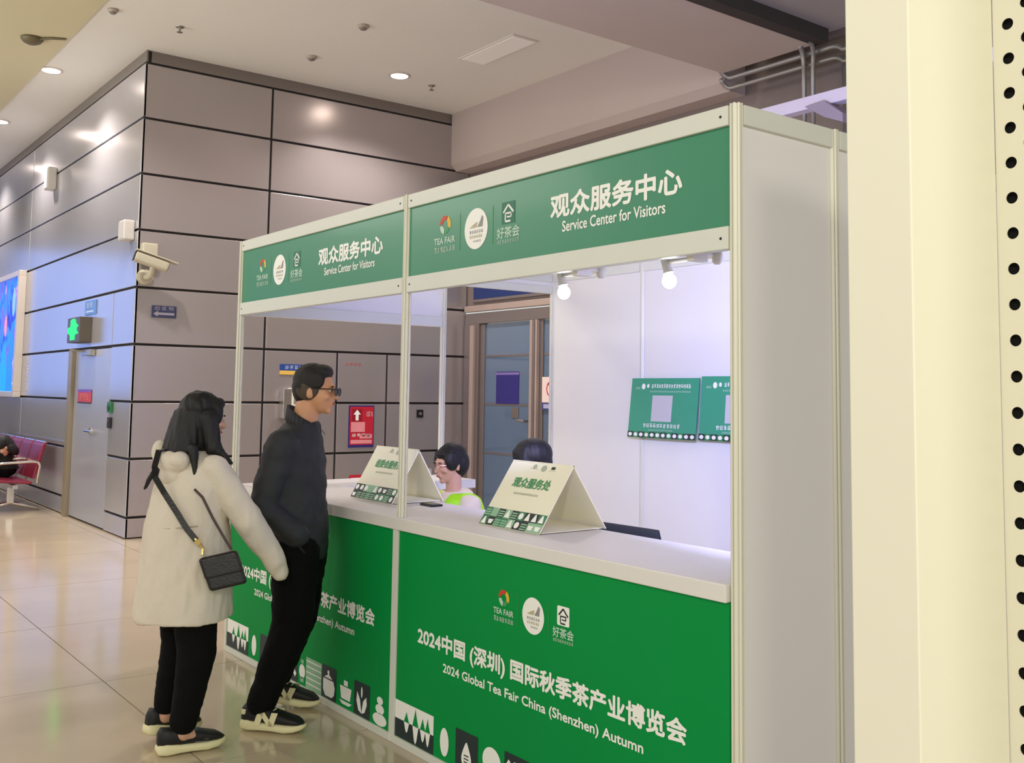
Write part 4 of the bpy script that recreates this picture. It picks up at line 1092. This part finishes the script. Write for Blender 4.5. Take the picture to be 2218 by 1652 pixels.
# ---- woman in the pale coat
wm = thing('person', 'woman with long black hair in a pale beige hooded coat, black trousers and trainers', 'person', (-2.45, -0.75, 0), AZ)
f = Vector((0.66, 0.75, 0)).normalized(); s = Vector((f.y, -f.x, 0))      # forward, her right
UP = Vector((0, 0, 1))
def ring(c, z, a, b):
    return ((c[0], c[1], z), s * a, f * b)
body = MB()
body.loft([ring((-0.075, 0.0), 0.80, 0.15, 0.11), ring((-0.07, 0), 1.0, 0.14, 0.10), ring((-0.06, 0), 1.2, 0.16, 0.10), ring((-0.05, 0), 1.27, 0.09, 0.07)], 20)
hf = Vector((0.86, 0.52, 0)).normalized()
H = Head((-0.035, 0.02, 1.443), hf, -0.10, 0.93)
H.skin(body, 0.92)
body.capsule([(-0.055, 0.0, 1.24), H.p(-0.02, 0, -0.06)], 0.05)
rsh = Vector((-0.06, 0, 1.225)) + s * 0.165; relb = Vector((0.205, -0.05, 1.0)); rwr = Vector((0.305, 0.04, 0.80))
lsh = Vector((-0.06, 0, 1.225)) - s * 0.165; lelb = Vector((-0.20, 0.16, 1.0)); lwr = Vector((-0.10, 0.30, 0.88))
body.capsule([rsh, relb, rwr], [0.046, 0.038, 0.028]); body.capsule([lsh, lelb, lwr], [0.046, 0.038, 0.028])
hand(body, rwr + UP * 0.05, (0.25, 0.2, -0.9), s, 0.7, 0.7); hand(body, lwr, (0.5, 0.6, -0.3), s, 0.6, 0.9)
rhip = Vector((-0.03, -0.05, 0.78)); lhip = Vector((-0.12, 0.05, 0.78))
rkn = Vector((-0.002, -0.07, 0.41)); rank = Vector((-0.035, -0.09, 0.085)); lkn = Vector((-0.125, 0.06, 0.43)); lank = Vector((-0.17, 0.07, 0.11))
body.capsule([rhip, rkn, rank], [0.075, 0.048, 0.034]); body.capsule([lhip, lkn, lank], [0.075, 0.048, 0.034])
body.capsule([rank, rank + Vector((0.09, 0.055, -0.035))], [0.030, 0.014]); body.capsule([lank, lank + Vector((0.07, 0.08, -0.04))], [0.030, 0.014])
bw = blob('body', body, M_SKINL, wm, 0.0075, 3)
H.eyes(bw)
coat = MB()
coat.loft([ring((-0.085, 0.0), 0.562, 0.226, 0.206), ring((-0.085, 0.0), 0.566, 0.230, 0.210), ring((-0.085, 0), 0.72, 0.226, 0.198), ring((-0.083, 0), 0.88, 0.218, 0.182), ring((-0.08, 0), 1.03, 0.208, 0.162), ring((-0.075, 0), 1.14, 0.204, 0.140), ring((-0.066, 0), 1.22, 0.190, 0.118), ring((-0.06, 0), 1.262, 0.140, 0.095), ring((-0.052, 0), 1.30, 0.075, 0.070)], 32)
coat.capsule([rsh, relb, rwr], [0.062, 0.068, 0.054], 18); coat.capsule([rwr, rwr + Vector((0.022, 0.012, -0.045))], [0.053, 0.040], 18)
coat.capsule([lsh, lelb, lwr], [0.062, 0.066, 0.052], 18)
blob('coat', coat, mat('coat_beige', (218, 208, 192), 0.85, 0, 0.06, 5, bump=0.2, bscale=70), wm, 0.0068, 2, 0.010, (10, 10, 5), 3.0)
hood = MB()
hc = Vector((-0.095, -0.02, 1.245)) - f * 0.075
hood.ell(hc, s * 0.125, f * 0.050, UP * 0.048); hood.ell(hc + UP * 0.01, s * 0.10, f * 0.052, UP * 0.045); hood.ell(hc + UP * 0.045 - s * 0.095, s * 0.035, f * 0.04, UP * 0.055); hood.ell(hc + UP * 0.015 + s * 0.08, s * 0.05, f * 0.045, UP * 0.040); hood.ell(hc - UP * 0.05, s * 0.08, f * 0.045, UP * 0.05)
blob('hood', hood, mat('coat_beige', (218, 208, 192)), wm, 0.0065, 4, 0.003, (14, 14, 14), 9.0)
# seam across the back, pocket piping
def on_coat(a, z, off=0.004):
    t_ = max(0.0, min(1.0, (z - 0.58) / 0.64))
    A = 0.228 - 0.02 * t_; B = 0.208 - 0.07 * t_
    c = Vector((-0.085 + 0.018 * t_, 0, z))
    return c + s * (A + off) * math.cos(a) + f * (B + off) * math.sin(a)
b = MB(); b.tube([on_coat(-0.15 * PI - k * 0.06 * PI, 0.985 - 0.004 * k) for k in range(13)], 0.003, 6); b.build('yoke_seam', mat('coat_seam', (176, 164, 146), 0.9, 0, 0.05), wm)
hair = MB()
H.e(hair, (-0.022, 0, 0.046), (0.100, 0.088, 0.086)); H.e(hair, (-0.052, 0, 0.0), (0.078, 0.090, 0.105))
H.e(hair, (0.040, -0.052, 0.03), (0.040, 0.036, 0.066)); H.e(hair, (0.040, 0.052, 0.03), (0.040, 0.036, 0.066)); H.e(hair, (0.055, 0, 0.078), (0.040, 0.062, 0.030))
bb = H.p(-0.065, 0, -0.02)
hair.loft([(bb + UP * 0.05, s * 0.085, f * 0.06), (bb + Vector((-0.02, -0.01, -0.06)), s * 0.105, f * 0.065), (bb + Vector((-0.04, -0.02, -0.13)), s * 0.115, f * 0.06), (bb + Vector((-0.06, -0.03, -0.20)), s * 0.085, f * 0.045), (bb + Vector((-0.075, -0.035, -0.265)), s * 0.045, f * 0.03)], 20)
hair.capsule([H.p(0.0, -0.085, 0.0), H.p(0.025, -0.10, -0.09), H.p(0.03, -0.12, -0.14)], [0.045, 0.042, 0.03])
hair.capsule([H.p(0.03, -0.10, -0.10), H.p(0.07, -0.13, -0.155), H.p(0.12, -0.15, -0.20)], [0.032, 0.022, 0.010])
hair.capsule([Vector((-0.03, -0.12, 1.31)), Vector((-0.012, -0.145, 1.23)), Vector((-0.004, -0.155, 1.14))], [0.024, 0.013, 0.006])
hair.capsule([bb + Vector((-0.06, -0.04, -0.20)), Vector((-0.215, -0.09, 1.20)), Vector((-0.255, -0.08, 1.13))], [0.04, 0.014, 0.006])
H.e(hair, (-0.01, -0.058, -0.085), (0.055, 0.045, 0.075)); H.e(hair, (-0.02, -0.03, -0.12), (0.055, 0.06, 0.06))
hair.capsule([H.p(-0.01, 0.085, 0.0), H.p(0.02, 0.09, -0.12)], [0.04, 0.03])
blob('hair', hair, M_HAIR, wm, 0.0065, 4, 0.005, (45, 45, 4), 1.0)
pants = MB()
pants.capsule([rhip + UP * 0.02, rkn + Vector((0.005, 0, 0)), rank + UP * 0.05], [0.112, 0.084, 0.058], 18); pants.capsule([lhip + UP * 0.02, lkn, lank + UP * 0.055], [0.110, 0.072, 0.055], 18)
pants.loft([ring((-0.078, 0), 0.66, 0.165, 0.13), ring((-0.078, 0), 0.90, 0.16, 0.12)], 20)
blob('trousers', pants, M_PANTS, wm, 0.009, 4, 0.004, (14, 14, 20), 2.0)
shoe(wm, (-0.125, -0.125, 0), (0.84, 0.55), 0.275)
shoe(wm, (-0.238, 0.035, 0), (0.62, 0.78), 0.265, 0.12)

# ---- shoulder bag
bag = thing('shoulder_bag', 'small black shoulder bag hanging from a strap at the woman\'s hip', 'bag', (-2.45, -0.75, 0), AZ)
M_LEATH = mat('leather_black', (14, 14, 15), 0.4, 0, 0.15, 20, bump=0.15, bscale=120)
bc = Vector((0.145, -0.20, 0.80)); bx = Vector((0.93, 0.22, 0.20)).normalized(); bz = Vector((-0.36, 0, 0.93)).normalized(); bn = bx.cross(bz).normalized()
b = MB(); b.obox(bc, bx * 0.078, bn * 0.028, bz * 0.074); b.build('bag_body', M_LEATH, bag, bevel=0.014, seg=3)
b = MB(); b.obox(bc - bn * 0.0 + bz * 0.025, bx * 0.080, bn * 0.031, bz * 0.048); b.build('flap', M_LEATH, bag, bevel=0.012, seg=3)
M_GOLD = mat('brass', (214, 190, 120), 0.25, 1.0, 0.05)
cl_ = Vector((0.035, -0.215, 0.922))
b = MB(); b.tube([cl_ + Vector((-0.012, 0, 0.014)), cl_, cl_ + Vector((0.02, 0.01, -0.028)), bc - bx * 0.06 + bz * 0.085], 0.0075, 8); b.lathe(cl_, (0.3, -1, 0), [(0.013, 0), (0.013, 0.008)], 12); b.build('clasp', M_GOLD, bag)
st = MB()
path = [Vector((-0.185, -0.155, 1.235)), Vector((-0.17, -0.185, 1.19)), Vector((-0.12, -0.205, 1.125)), Vector((-0.06, -0.215, 1.045)), Vector((-0.01, -0.222, 0.975)), cl_ + Vector((-0.008, 0, 0.008))]
for p0, p1 in zip(path, path[1:]):
    d_ = (p1 - p0); m_ = (p0 + p1) / 2; sd_ = d_.cross(Vector((0.35, -0.9, 0.2))).normalized(); nn_ = d_.cross(sd_).normalized()
    st.obox(m_, d_ * 0.53, sd_ * 0.0125, nn_ * 0.003)
st.build('strap', M_LEATH, bag)
st = MB()
path = [Vector((-0.185, -0.155, 1.235)), Vector((-0.19, -0.10, 1.30)), Vector((-0.12, -0.02, 1.315))]
for p0, p1 in zip(path, path[1:]):
    d_ = (p1 - p0); m_ = (p0 + p1) / 2; sd_ = d_.cross(UP).normalized()
    st.obox(m_, d_ * 0.53, sd_ * 0.0125, UP * 0.003)
st.build('strap', M_LEATH, bag)
b = MB(); b.tube([bc + bx * 0.06 + bz * 0.08, Vector((0.145, -0.19, 0.93)), Vector((0.09, -0.195, 1.02)), Vector((0.045, -0.205, 1.11)), Vector((0.01, -0.21, 1.145))], 0.006, 8); b.build('rear_strap', mat('strap_brown', (72, 58, 58), 0.6, 0, 0.1), bag)

# ---- man in the dark jacket
mn = thing('person', 'man with short hair and glasses in a black jacket beside the counter', 'person', (-2.52, -0.33, 0), AZ)
f = Vector((0.985, -0.10, 0)).normalized(); s = Vector((f.y, -f.x, 0))
W0 = 0.06
body = MB()
H = Head((0.108, W0, 1.575), (0.985, -0.06), -0.02, 1.03)
H.skin(body, 1.05)
body.capsule([(0.045, W0, 1.36), H.p(-0.03, 0, -0.06)], [0.066, 0.060])
body.loft([ring((0.05, W0), 0.80, 0.16, 0.10), ring((0.03, W0), 1.0, 0.15, 0.10), ring((0.015, W0), 1.25, 0.18, 0.11), ring((0.03, W0), 1.36, 0.12, 0.08)], 20)
rs_ = Vector((-0.005, W0 - 0.185, 1.315)); re = Vector((-0.075, W0 - 0.235, 1.03)); rw = Vector((0.085, W0 - 0.185, 0.90))
ls_ = Vector((-0.005, W0 + 0.185, 1.315)); le = Vector((-0.075, W0 + 0.235, 1.03)); lw = Vector((0.085, W0 + 0.185, 0.90))
body.capsule([rs_, re, rw], [0.05, 0.042, 0.030]); body.capsule([ls_, le, lw], [0.05, 0.042, 0.030])
hand(body, rw + Vector((-0.02, 0.03, 0.02)), (0.25, 0.6, -0.35), (0.6, -0.3, 0), 0.5, 0.7); hand(body, lw + Vector((-0.02, -0.03, 0.02)), (0.25, -0.6, -0.35), (0.6, 0.3, 0), 0.5, 0.7)
rh = Vector((0.055, W0 - 0.09, 0.82)); rk = Vector((0.045, 0.0, 0.47)); ra = Vector((-0.070, -0.07, 0.09))
lh = Vector((0.055, W0 + 0.09, 0.82)); lk = Vector((0.030, 0.19, 0.47)); la = Vector((-0.085, 0.275, 0.115))
body.capsule([rh, rk, ra], [0.085, 0.055, 0.038]); body.capsule([lh, lk, la], [0.085, 0.055, 0.038])
body.capsule([ra, ra + Vector((0.09, -0.01, -0.03))], [0.032, 0.015]); body.capsule([la, la + Vector((0.09, 0, -0.03))], [0.032, 0.015])
bm2 = blob('body', body, M_SKIN, mn, 0.0075, 3)
H.eyes(bm2)
hair = MB()
H.e(hair, (-0.018, 0, 0.052), (0.092, 0.079, 0.080)); H.e(hair, (-0.050, 0, 0.012), (0.062, 0.078, 0.082)); H.e(hair, (0.030, 0, 0.088), (0.052, 0.062, 0.038))
H.e(hair, (0.0, 0.062, 0.045), (0.060, 0.020, 0.048)); H.e(hair, (0.0, -0.062, 0.045), (0.060, 0.020, 0.048))
blob('hair', hair, M_HAIRS, mn, 0.006, 3, 0.002, (60, 60, 60), 1.0)
hs_ = MB()
for q in (-1, 1):
    H.e(hs_, (-0.022, 0.064 * q, 0.004), (0.056, 0.015, 0.050))
hs_.build('side_hair', mat('hair_faded', (74, 62, 52), 0.8, 0, 0.3, 80), mn, smooth=True)
gl = MB()
for q in (-1, 1):
    gl.tube([H.p(0.108, 0.052 * q, 0.008), H.p(0.05, 0.077 * q, 0.010), H.p(0.0, 0.080 * q, 0.012)], 0.0028, 6)
    band_p = [H.p(0.109, 0.032 * q + 0.024 * math.cos(a), -0.004 + 0.019 * math.sin(a)) for a in [2 * PI * k / 16 for k in range(17)]]
    gl.tube(band_p, 0.0022, 6)
gl.tube([H.p(0.110, -0.010, 0.006), H.p(0.112, 0.010, 0.006)], 0.002, 6)
g_ = gl.build('glasses', M_BLACK, mn)
b = MB()
for q in (-1, 1):
    c_ = H.p(0.1085, 0.032 * q, -0.004)
    b.ell(c_, H.f * 0.001, H.l * 0.023, H.u * 0.018, 14, 6)
b.build('lens', mat('lens_tint', (70, 58, 60), 0.1, 0, 0.0), g_, smooth=True)
jk = MB()
jk.loft([ring((0.060, W0), 0.765, 0.175, 0.118), ring((0.058, W0), 0.80, 0.182, 0.128), ring((0.040, W0), 0.88, 0.190, 0.148), ring((0.022, W0), 1.0, 0.192, 0.155), ring((0.012, W0), 1.13, 0.198, 0.155), ring((0.010, W0), 1.25, 0.205, 0.148), ring((0.018, W0), 1.33, 0.190, 0.125), ring((0.035, W0), 1.385, 0.125, 0.098), ring((0.050, W0), 1.42, 0.082, 0.082)], 28)
jk.capsule([rs_, re, rw], [0.078, 0.072, 0.060], 16); jk.capsule([ls_, le, lw], [0.078, 0.072, 0.060], 16)
blob('jacket', jk, mat('jacket_black', (40, 42, 46), 0.75, 0, 0.12, 6, bump=0.1, bscale=60), mn, 0.011, 4, 0.009, (9, 9, 15), 5.0)
col = MB()
cr_ = []
for k in range(25):
    a = PI * 0.10 + (2 * PI - 0.20 * PI) * k / 24
    cr_.append((math.cos(a), math.sin(a)))
for k in range(24):
    for (r0, z0, r1, z1) in ((0.086, 1.385, 0.078, 1.47), ):
        P_ = []
        for (ca, sa), (rr, dz) in ((cr_[k], (r0, 0)), (cr_[k + 1], (r0, 0)), (cr_[k + 1], (r1, 1)), (cr_[k], (r1, 1))):
            zz = (1.385 if dz == 0 else 1.455) - 0.055 * ca * 0.9
            P_.append(Vector((0.055, W0, 0)) + f * rr * ca * 1.0 + s * rr * sa + UP * zz)
        col.add(P_, [(0, 1, 2, 3)])
co_ = col.build('collar', mat('jacket_black', (40, 42, 46)), mn, smooth=True)
so2 = co_.modifiers.new('t', 'SOLIDIFY'); so2.thickness = 0.010; so2.offset = 0
b = MB(); b.tube([(0.150, W0 - 0.02, 1.385), (0.168, W0 - 0.02, 1.362)], 0.004, 6); b.build('zip_pull', M_CHROME, mn)
b = MB(); b.tube([(-0.02, W0 - 0.245, 0.955), (0.075, W0 - 0.225, 0.88), (0.12, W0 - 0.19, 0.82)], 0.005, 6); b.build('pocket_edge', mat('jacket_edge', (20, 20, 22), 0.7, 0, 0.1), mn)
pants = MB()
pants.capsule([rh, rk, ra + UP * 0.035], [0.118, 0.098, 0.070], 18); pants.capsule([lh, lk, la + UP * 0.035], [0.118, 0.096, 0.068], 18)
pants.loft([ring((0.055, W0), 0.66, 0.165, 0.115), ring((0.055, W0), 0.86, 0.165, 0.115)], 20)
blob('trousers', pants, M_PANTS, mn, 0.009, 4, 0.006, (10, 10, 16), 4.0)
shoe(mn, (-0.150, -0.065, 0), (0.985, -0.17), 0.29, 0.0, 'N')
shoe(mn, (-0.165, 0.275, 0), (0.99, -0.05), 0.29, 0.10, 'N')

# ---- seated attendants behind the counter
def attendant(loc, facing, headc, label, vest=True, glasses=True, hair_long=False, lean=0.0):
    pt = thing('person', label, 'person', loc, 0)
    global f, s
    f = Vector((facing[0], facing[1], 0)).normalized(); s = Vector((f.y, -f.x, 0))
    body = MB()
    H = Head(headc, facing, -0.12, 0.93)
    H.skin(body, 0.9)
    nk = H.p(-0.02, 0, -0.06)
    ch = Vector((headc[0], headc[1], headc[2] - 0.225)) - f * 0.03
    body.capsule([ch + UP * 0.05, nk], 0.046)
    hipz = 0.46
    hp = Vector((headc[0], headc[1], hipz)) - f * 0.10
    body.loft([(hp, s * 0.17, f * 0.12), ((hp + ch) / 2, s * 0.14, f * 0.10), (ch - UP * 0.02, s * 0.17, f * 0.10), (ch + UP * 0.06, s * 0.08, f * 0.06)], 20)
    arms = []
    for q in (-1, 1):
        sh = ch + s * 0.165 * q
        eb = sh + f * 0.10 + s * 0.06 * q - UP * 0.22
        wr = eb + f * 0.17 - s * 0.07 * q - UP * 0.03
        arms.append((sh, eb, wr))
        body.capsule([sh, eb, wr], [0.046, 0.038, 0.028])
        hand(body, wr, f - s * 0.2 * q, s, 0.5, 0.9)
        kn = hp + s * 0.10 * q + f * 0.42 + UP * 0.03
        body.capsule([hp + s * 0.09 * q, kn, kn - UP * 0.40 + f * 0.02], [0.085, 0.055, 0.04])
        body.capsule([kn - UP * 0.43, kn - UP * 0.445 + f * 0.14], [0.035, 0.03])
    bo_ = blob('body', body, M_SKINL, pt, 0.0075, 3)
    H.eyes(bo_)
    top = MB()
    top.loft([(hp, s * 0.19, f * 0.14), ((hp + ch) / 2, s * 0.18, f * 0.135), (ch - UP * 0.03, s * 0.195, f * 0.125), (ch + UP * 0.03, s * 0.13, f * 0.09), (ch + UP * 0.07, s * 0.075, f * 0.07)], 24)
    for (sh, eb, wr) in arms:
        top.capsule([sh, eb, wr], [0.068, 0.064, 0.048], 14)
    top.ell(ch + UP * 0.05 - f * 0.05, s * 0.11, f * 0.06, UP * 0.045)
    blob('hoodie', top, mat('hoodie_cream', (230, 214, 190), 0.85, 0, 0.05), pt, 0.010, 4, 0.006, (10, 10, 14), 2.0)
    if vest:
        vs_ = MB()
        for q in (-1, 1):
            b0 = ch + s * 0.105 * q
            vs_.loft([(hp + s * 0.10 * q + f * 0.01, s * 0.105, f * 0.160), ((hp + ch) / 2 + s * 0.10 * q, s * 0.10, f * 0.155), (ch - UP * 0.05 + s * 0.10 * q, s * 0.105, f * 0.145), (b0 + UP * 0.035, s * 0.06, f * 0.115), (b0 + UP * 0.065 - s * 0.02 * q, s * 0.035, f * 0.075)], 20)
        blob('vest', vs_, mat('vest_lime', (170, 240, 30), 0.6, 0, 0.05, emit=None), pt, 0.010, 3, 0.003, (10, 10, 14), 6.0)
    hr = MB()
    H.e(hr, (-0.020, 0, 0.046), (0.100, 0.086, 0.086)); H.e(hr, (-0.055, 0, 0.005), (0.072, 0.086, 0.095))
    H.e(hr, (0.020, 0.066, 0.028), (0.052, 0.026, 0.062)); H.e(hr, (0.020, -0.066, 0.028), (0.052, 0.026, 0.062)); H.e(hr, (0.058, 0.0, 0.072), (0.034, 0.052, 0.024))
    if hair_long:
        H.e(hr, (-0.03, 0, -0.06), (0.085, 0.10, 0.10)); H.e(hr, (0.02, 0.075, -0.05), (0.04, 0.03, 0.09)); H.e(hr, (0.02, -0.075, -0.05), (0.04, 0.03, 0.09))
        H.e(hr, (-0.02, 0, 0.05), (0.112, 0.102, 0.092))
    blob('hair', hr, M_HAIR, pt, 0.006, 3, 0.002, (50, 50, 6), 1.0)
    if glasses:
        gl = MB()
        for q in (-1, 1):
            gl.tube([H.p(0.106, 0.052 * q, 0.006), H.p(0.05, 0.074 * q, 0.008), H.p(0.0, 0.078 * q, 0.010)], 0.0016, 6)
            gl.tube([H.p(0.107, 0.031 * q + 0.023 * math.cos(a), -0.004 + 0.019 * math.sin(a)) for a in [2 * PI * k / 16 for k in range(17)]], 0.0014, 6)
        gl.build('glasses', mat('frame_rose', (170, 130, 120), 0.3, 0.6, 0.05), pt)
    lg_ = MB()
    for q in (-1, 1):
        kn = hp + s * 0.10 * q + f * 0.42 + UP * 0.03
        lg_.capsule([hp + s * 0.09 * q, kn, kn - UP * 0.36 + f * 0.02], [0.11, 0.078, 0.062])
        shoe(pt, (kn.x - f.x * 0.05, kn.y - f.y * 0.05, 0), (f.x, f.y), 0.25)
    blob('trousers', lg_, M_PANTS, pt, 0.012, 3)
    return pt
attendant((0, 0, 0), (-0.02, -1.0), (-2.82, 0.80, 1.165), 'seated attendant with black hair and a lime safety vest behind the worktop', True, True)
attendant((0, 0, 0), (-0.45, -0.9), (-2.02, 0.76, 1.215), 'seated attendant whose dark hair shows above the right tent sign', False, False, True)
for (x, y, lab) in ((-2.75, 0.90, 'low stool under the attendant in the lime vest'), (-1.95, 0.85, 'low stool under the attendant behind the right tent sign')):
    t = thing('stool', lab, 'stool', (x, y, 0), 0.3, 'stools behind the counter')
    MB().lathe((0, 0, 0.36), (0, 0, 1), [(0.15, 0), (0.17, 0.01), (0.17, 0.035), (0.15, 0.045)], 20).build('seat', M_BLACK, t)
    for k in range(4):
        a = PI / 4 + k * PI / 2
        MB().tube([(0.11 * math.cos(a), 0.11 * math.sin(a), 0.36), (0.16 * math.cos(a), 0.16 * math.sin(a), 0)], 0.012, 8).build('leg', M_STEEL, t)

# ------------------------------------------------------------------ waiting bench and its sitter at the far left
M_VINYL = mat('seat_red', (140, 44, 66), 0.3, 0.3, 0.12, 6)
t = thing('waiting_bench', 'row of red waiting seats with chrome arms against the left wall', 'bench', (-11.95, 0.36, 0))
MB().box((-3.4, -0.03, 0.30), (0.0, 0.03, 0.35)).build('beam', M_CHROME, t, bevel=0.006)
for k in range(5):
    x1 = -0.02 - 0.62 * k; x0 = x1 - 0.57
    MB().prism([(x0, -0.25, 0.42), (x0, -0.28, 0.40), (x0, -0.25, 0.385), (x0, 0.18, 0.35), (x0, 0.20, 0.38)], (x1 - x0, 0, 0)).build('seat', M_VINYL, t, bevel=0.01)
    MB().prism([(x0, 0.19, 0.42), (x0, 0.22, 0.415), (x0, 0.345, 0.86), (x0, 0.32, 0.87), (x0, 0.29, 0.83)], (x1 - x0, 0, 0)).build('backrest', M_VINYL, t, bevel=0.01)
    MB().tube([(x0, 0.335, 0.872), (x1, 0.335, 0.872)], 0.012, 8).build('back_rail', M_CHROME, t)
for k in range(6):
    x = -0.005 - 0.62 * k
    MB().tube([(x, 0.24, 0.36)] + [(x, 0.27, 0.58)] + arc((x, 0.25, 0.62), (x, 0.22, 0.64), (x, 0.1, 0.63)) + arc((x, -0.15, 0.62), (x, -0.26, 0.62), (x, -0.25, 0.5)) + [(x, -0.22, 0.37)], 0.017, 8).build('armrest', M_CHROME, t, smooth=True)
for x in (-0.28, -2.7):
    l_ = MB().box((x - 0.03, -0.04, 0.10), (x + 0.03, 0.04, 0.31)).build('leg', M_CHROME, t, bevel=0.006)
    MB().tube([(x, -0.36, 0.02), (x, -0.30, 0.035), (x, 0.0, 0.11), (x, 0.28, 0.035), (x, 0.34, 0.02)], [0.018, 0.02, 0.026, 0.02, 0.018], 8).build('foot', M_CHROME, l_, smooth=True)
pt = thing('person', 'dark haired person bent forward on the red seats at the left picture edge', 'person', (0, 0, 0))
f = Vector((-0.35, -0.93, 0)).normalized(); s = Vector((f.y, -f.x, 0))
H = Head((-12.50, 0.30, 0.80), (0.1, -1.0), -0.75, 1.05)
body = MB(); H.skin(body)
hp = Vector((-12.72, 0.40, 0.50)); ch = Vector((-12.66, 0.30, 0.72))
body.capsule([ch, H.p(-0.02, 0, -0.06)], 0.05)
body.loft([(hp, s * 0.17, f * 0.12), (ch, s * 0.18, f * 0.11), (ch + UP * 0.06, s * 0.1, f * 0.07)], 18)
for q in (-1, 1):
    sh = ch + s * 0.17 * q; eb = sh + f * 0.18 - UP * 0.2; wr = eb + f * 0.16 - s * 0.08 * q
    body.capsule([sh, eb, wr], [0.046, 0.038, 0.028]); hand(body, wr, f, s, 0.5, 0.9)
    kn = hp + s * 0.11 * q + f * 0.42
    body.capsule([hp + s * 0.09 * q, kn, kn - UP * 0.40], [0.085, 0.058, 0.042]); body.capsule([kn - UP * 0.45, kn - UP * 0.46 + f * 0.15], [0.035, 0.03])
bo_ = blob('body', body, M_SKINL, pt, 0.010, 3)
H.eyes(bo_)
top = MB(); top.loft([(hp, s * 0.2, f * 0.15), (ch, s * 0.21, f * 0.14), (ch + UP * 0.08, s * 0.09, f * 0.08)], 20)
for q in (-1, 1):
    sh = ch + s * 0.17 * q; eb = sh + f * 0.18 - UP * 0.2; wr = eb + f * 0.16 - s * 0.08 * q
    top.capsule([sh, eb, wr], [0.068, 0.062, 0.05])
blob('jacket', top, mat('jacket_green_black', (28, 36, 32), 0.8, 0, 0.1), pt, 0.012, 3)
pn = MB()
for q in (-1, 1):
    kn = hp + s * 0.11 * q + f * 0.42
    pn.capsule([hp + s * 0.09 * q, kn, kn - UP * 0.36], [0.11, 0.085, 0.07])
    shoe(pt, (kn.x - f.x * 0.06, kn.y - f.y * 0.06, 0), (f.x, f.y), 0.26)
blob('trousers', pn, M_PANTS, pt, 0.014, 3)
hr = MB(); H.e(hr, (-0.022, 0, 0.046), (0.108, 0.092, 0.090)); H.e(hr, (-0.055, 0, 0.0), (0.08, 0.092, 0.11)); H.e(hr, (-0.05, -0.05, -0.08), (0.06, 0.06, 0.10)); H.e(hr, (-0.05, 0.05, -0.08), (0.06, 0.06, 0.10)); H.e(hr, (0.06, 0, 0.075), (0.04, 0.06, 0.035))
blob('hair', hr, M_HAIR, pt, 0.008, 3, 0.003, (40, 40, 8), 2.0)
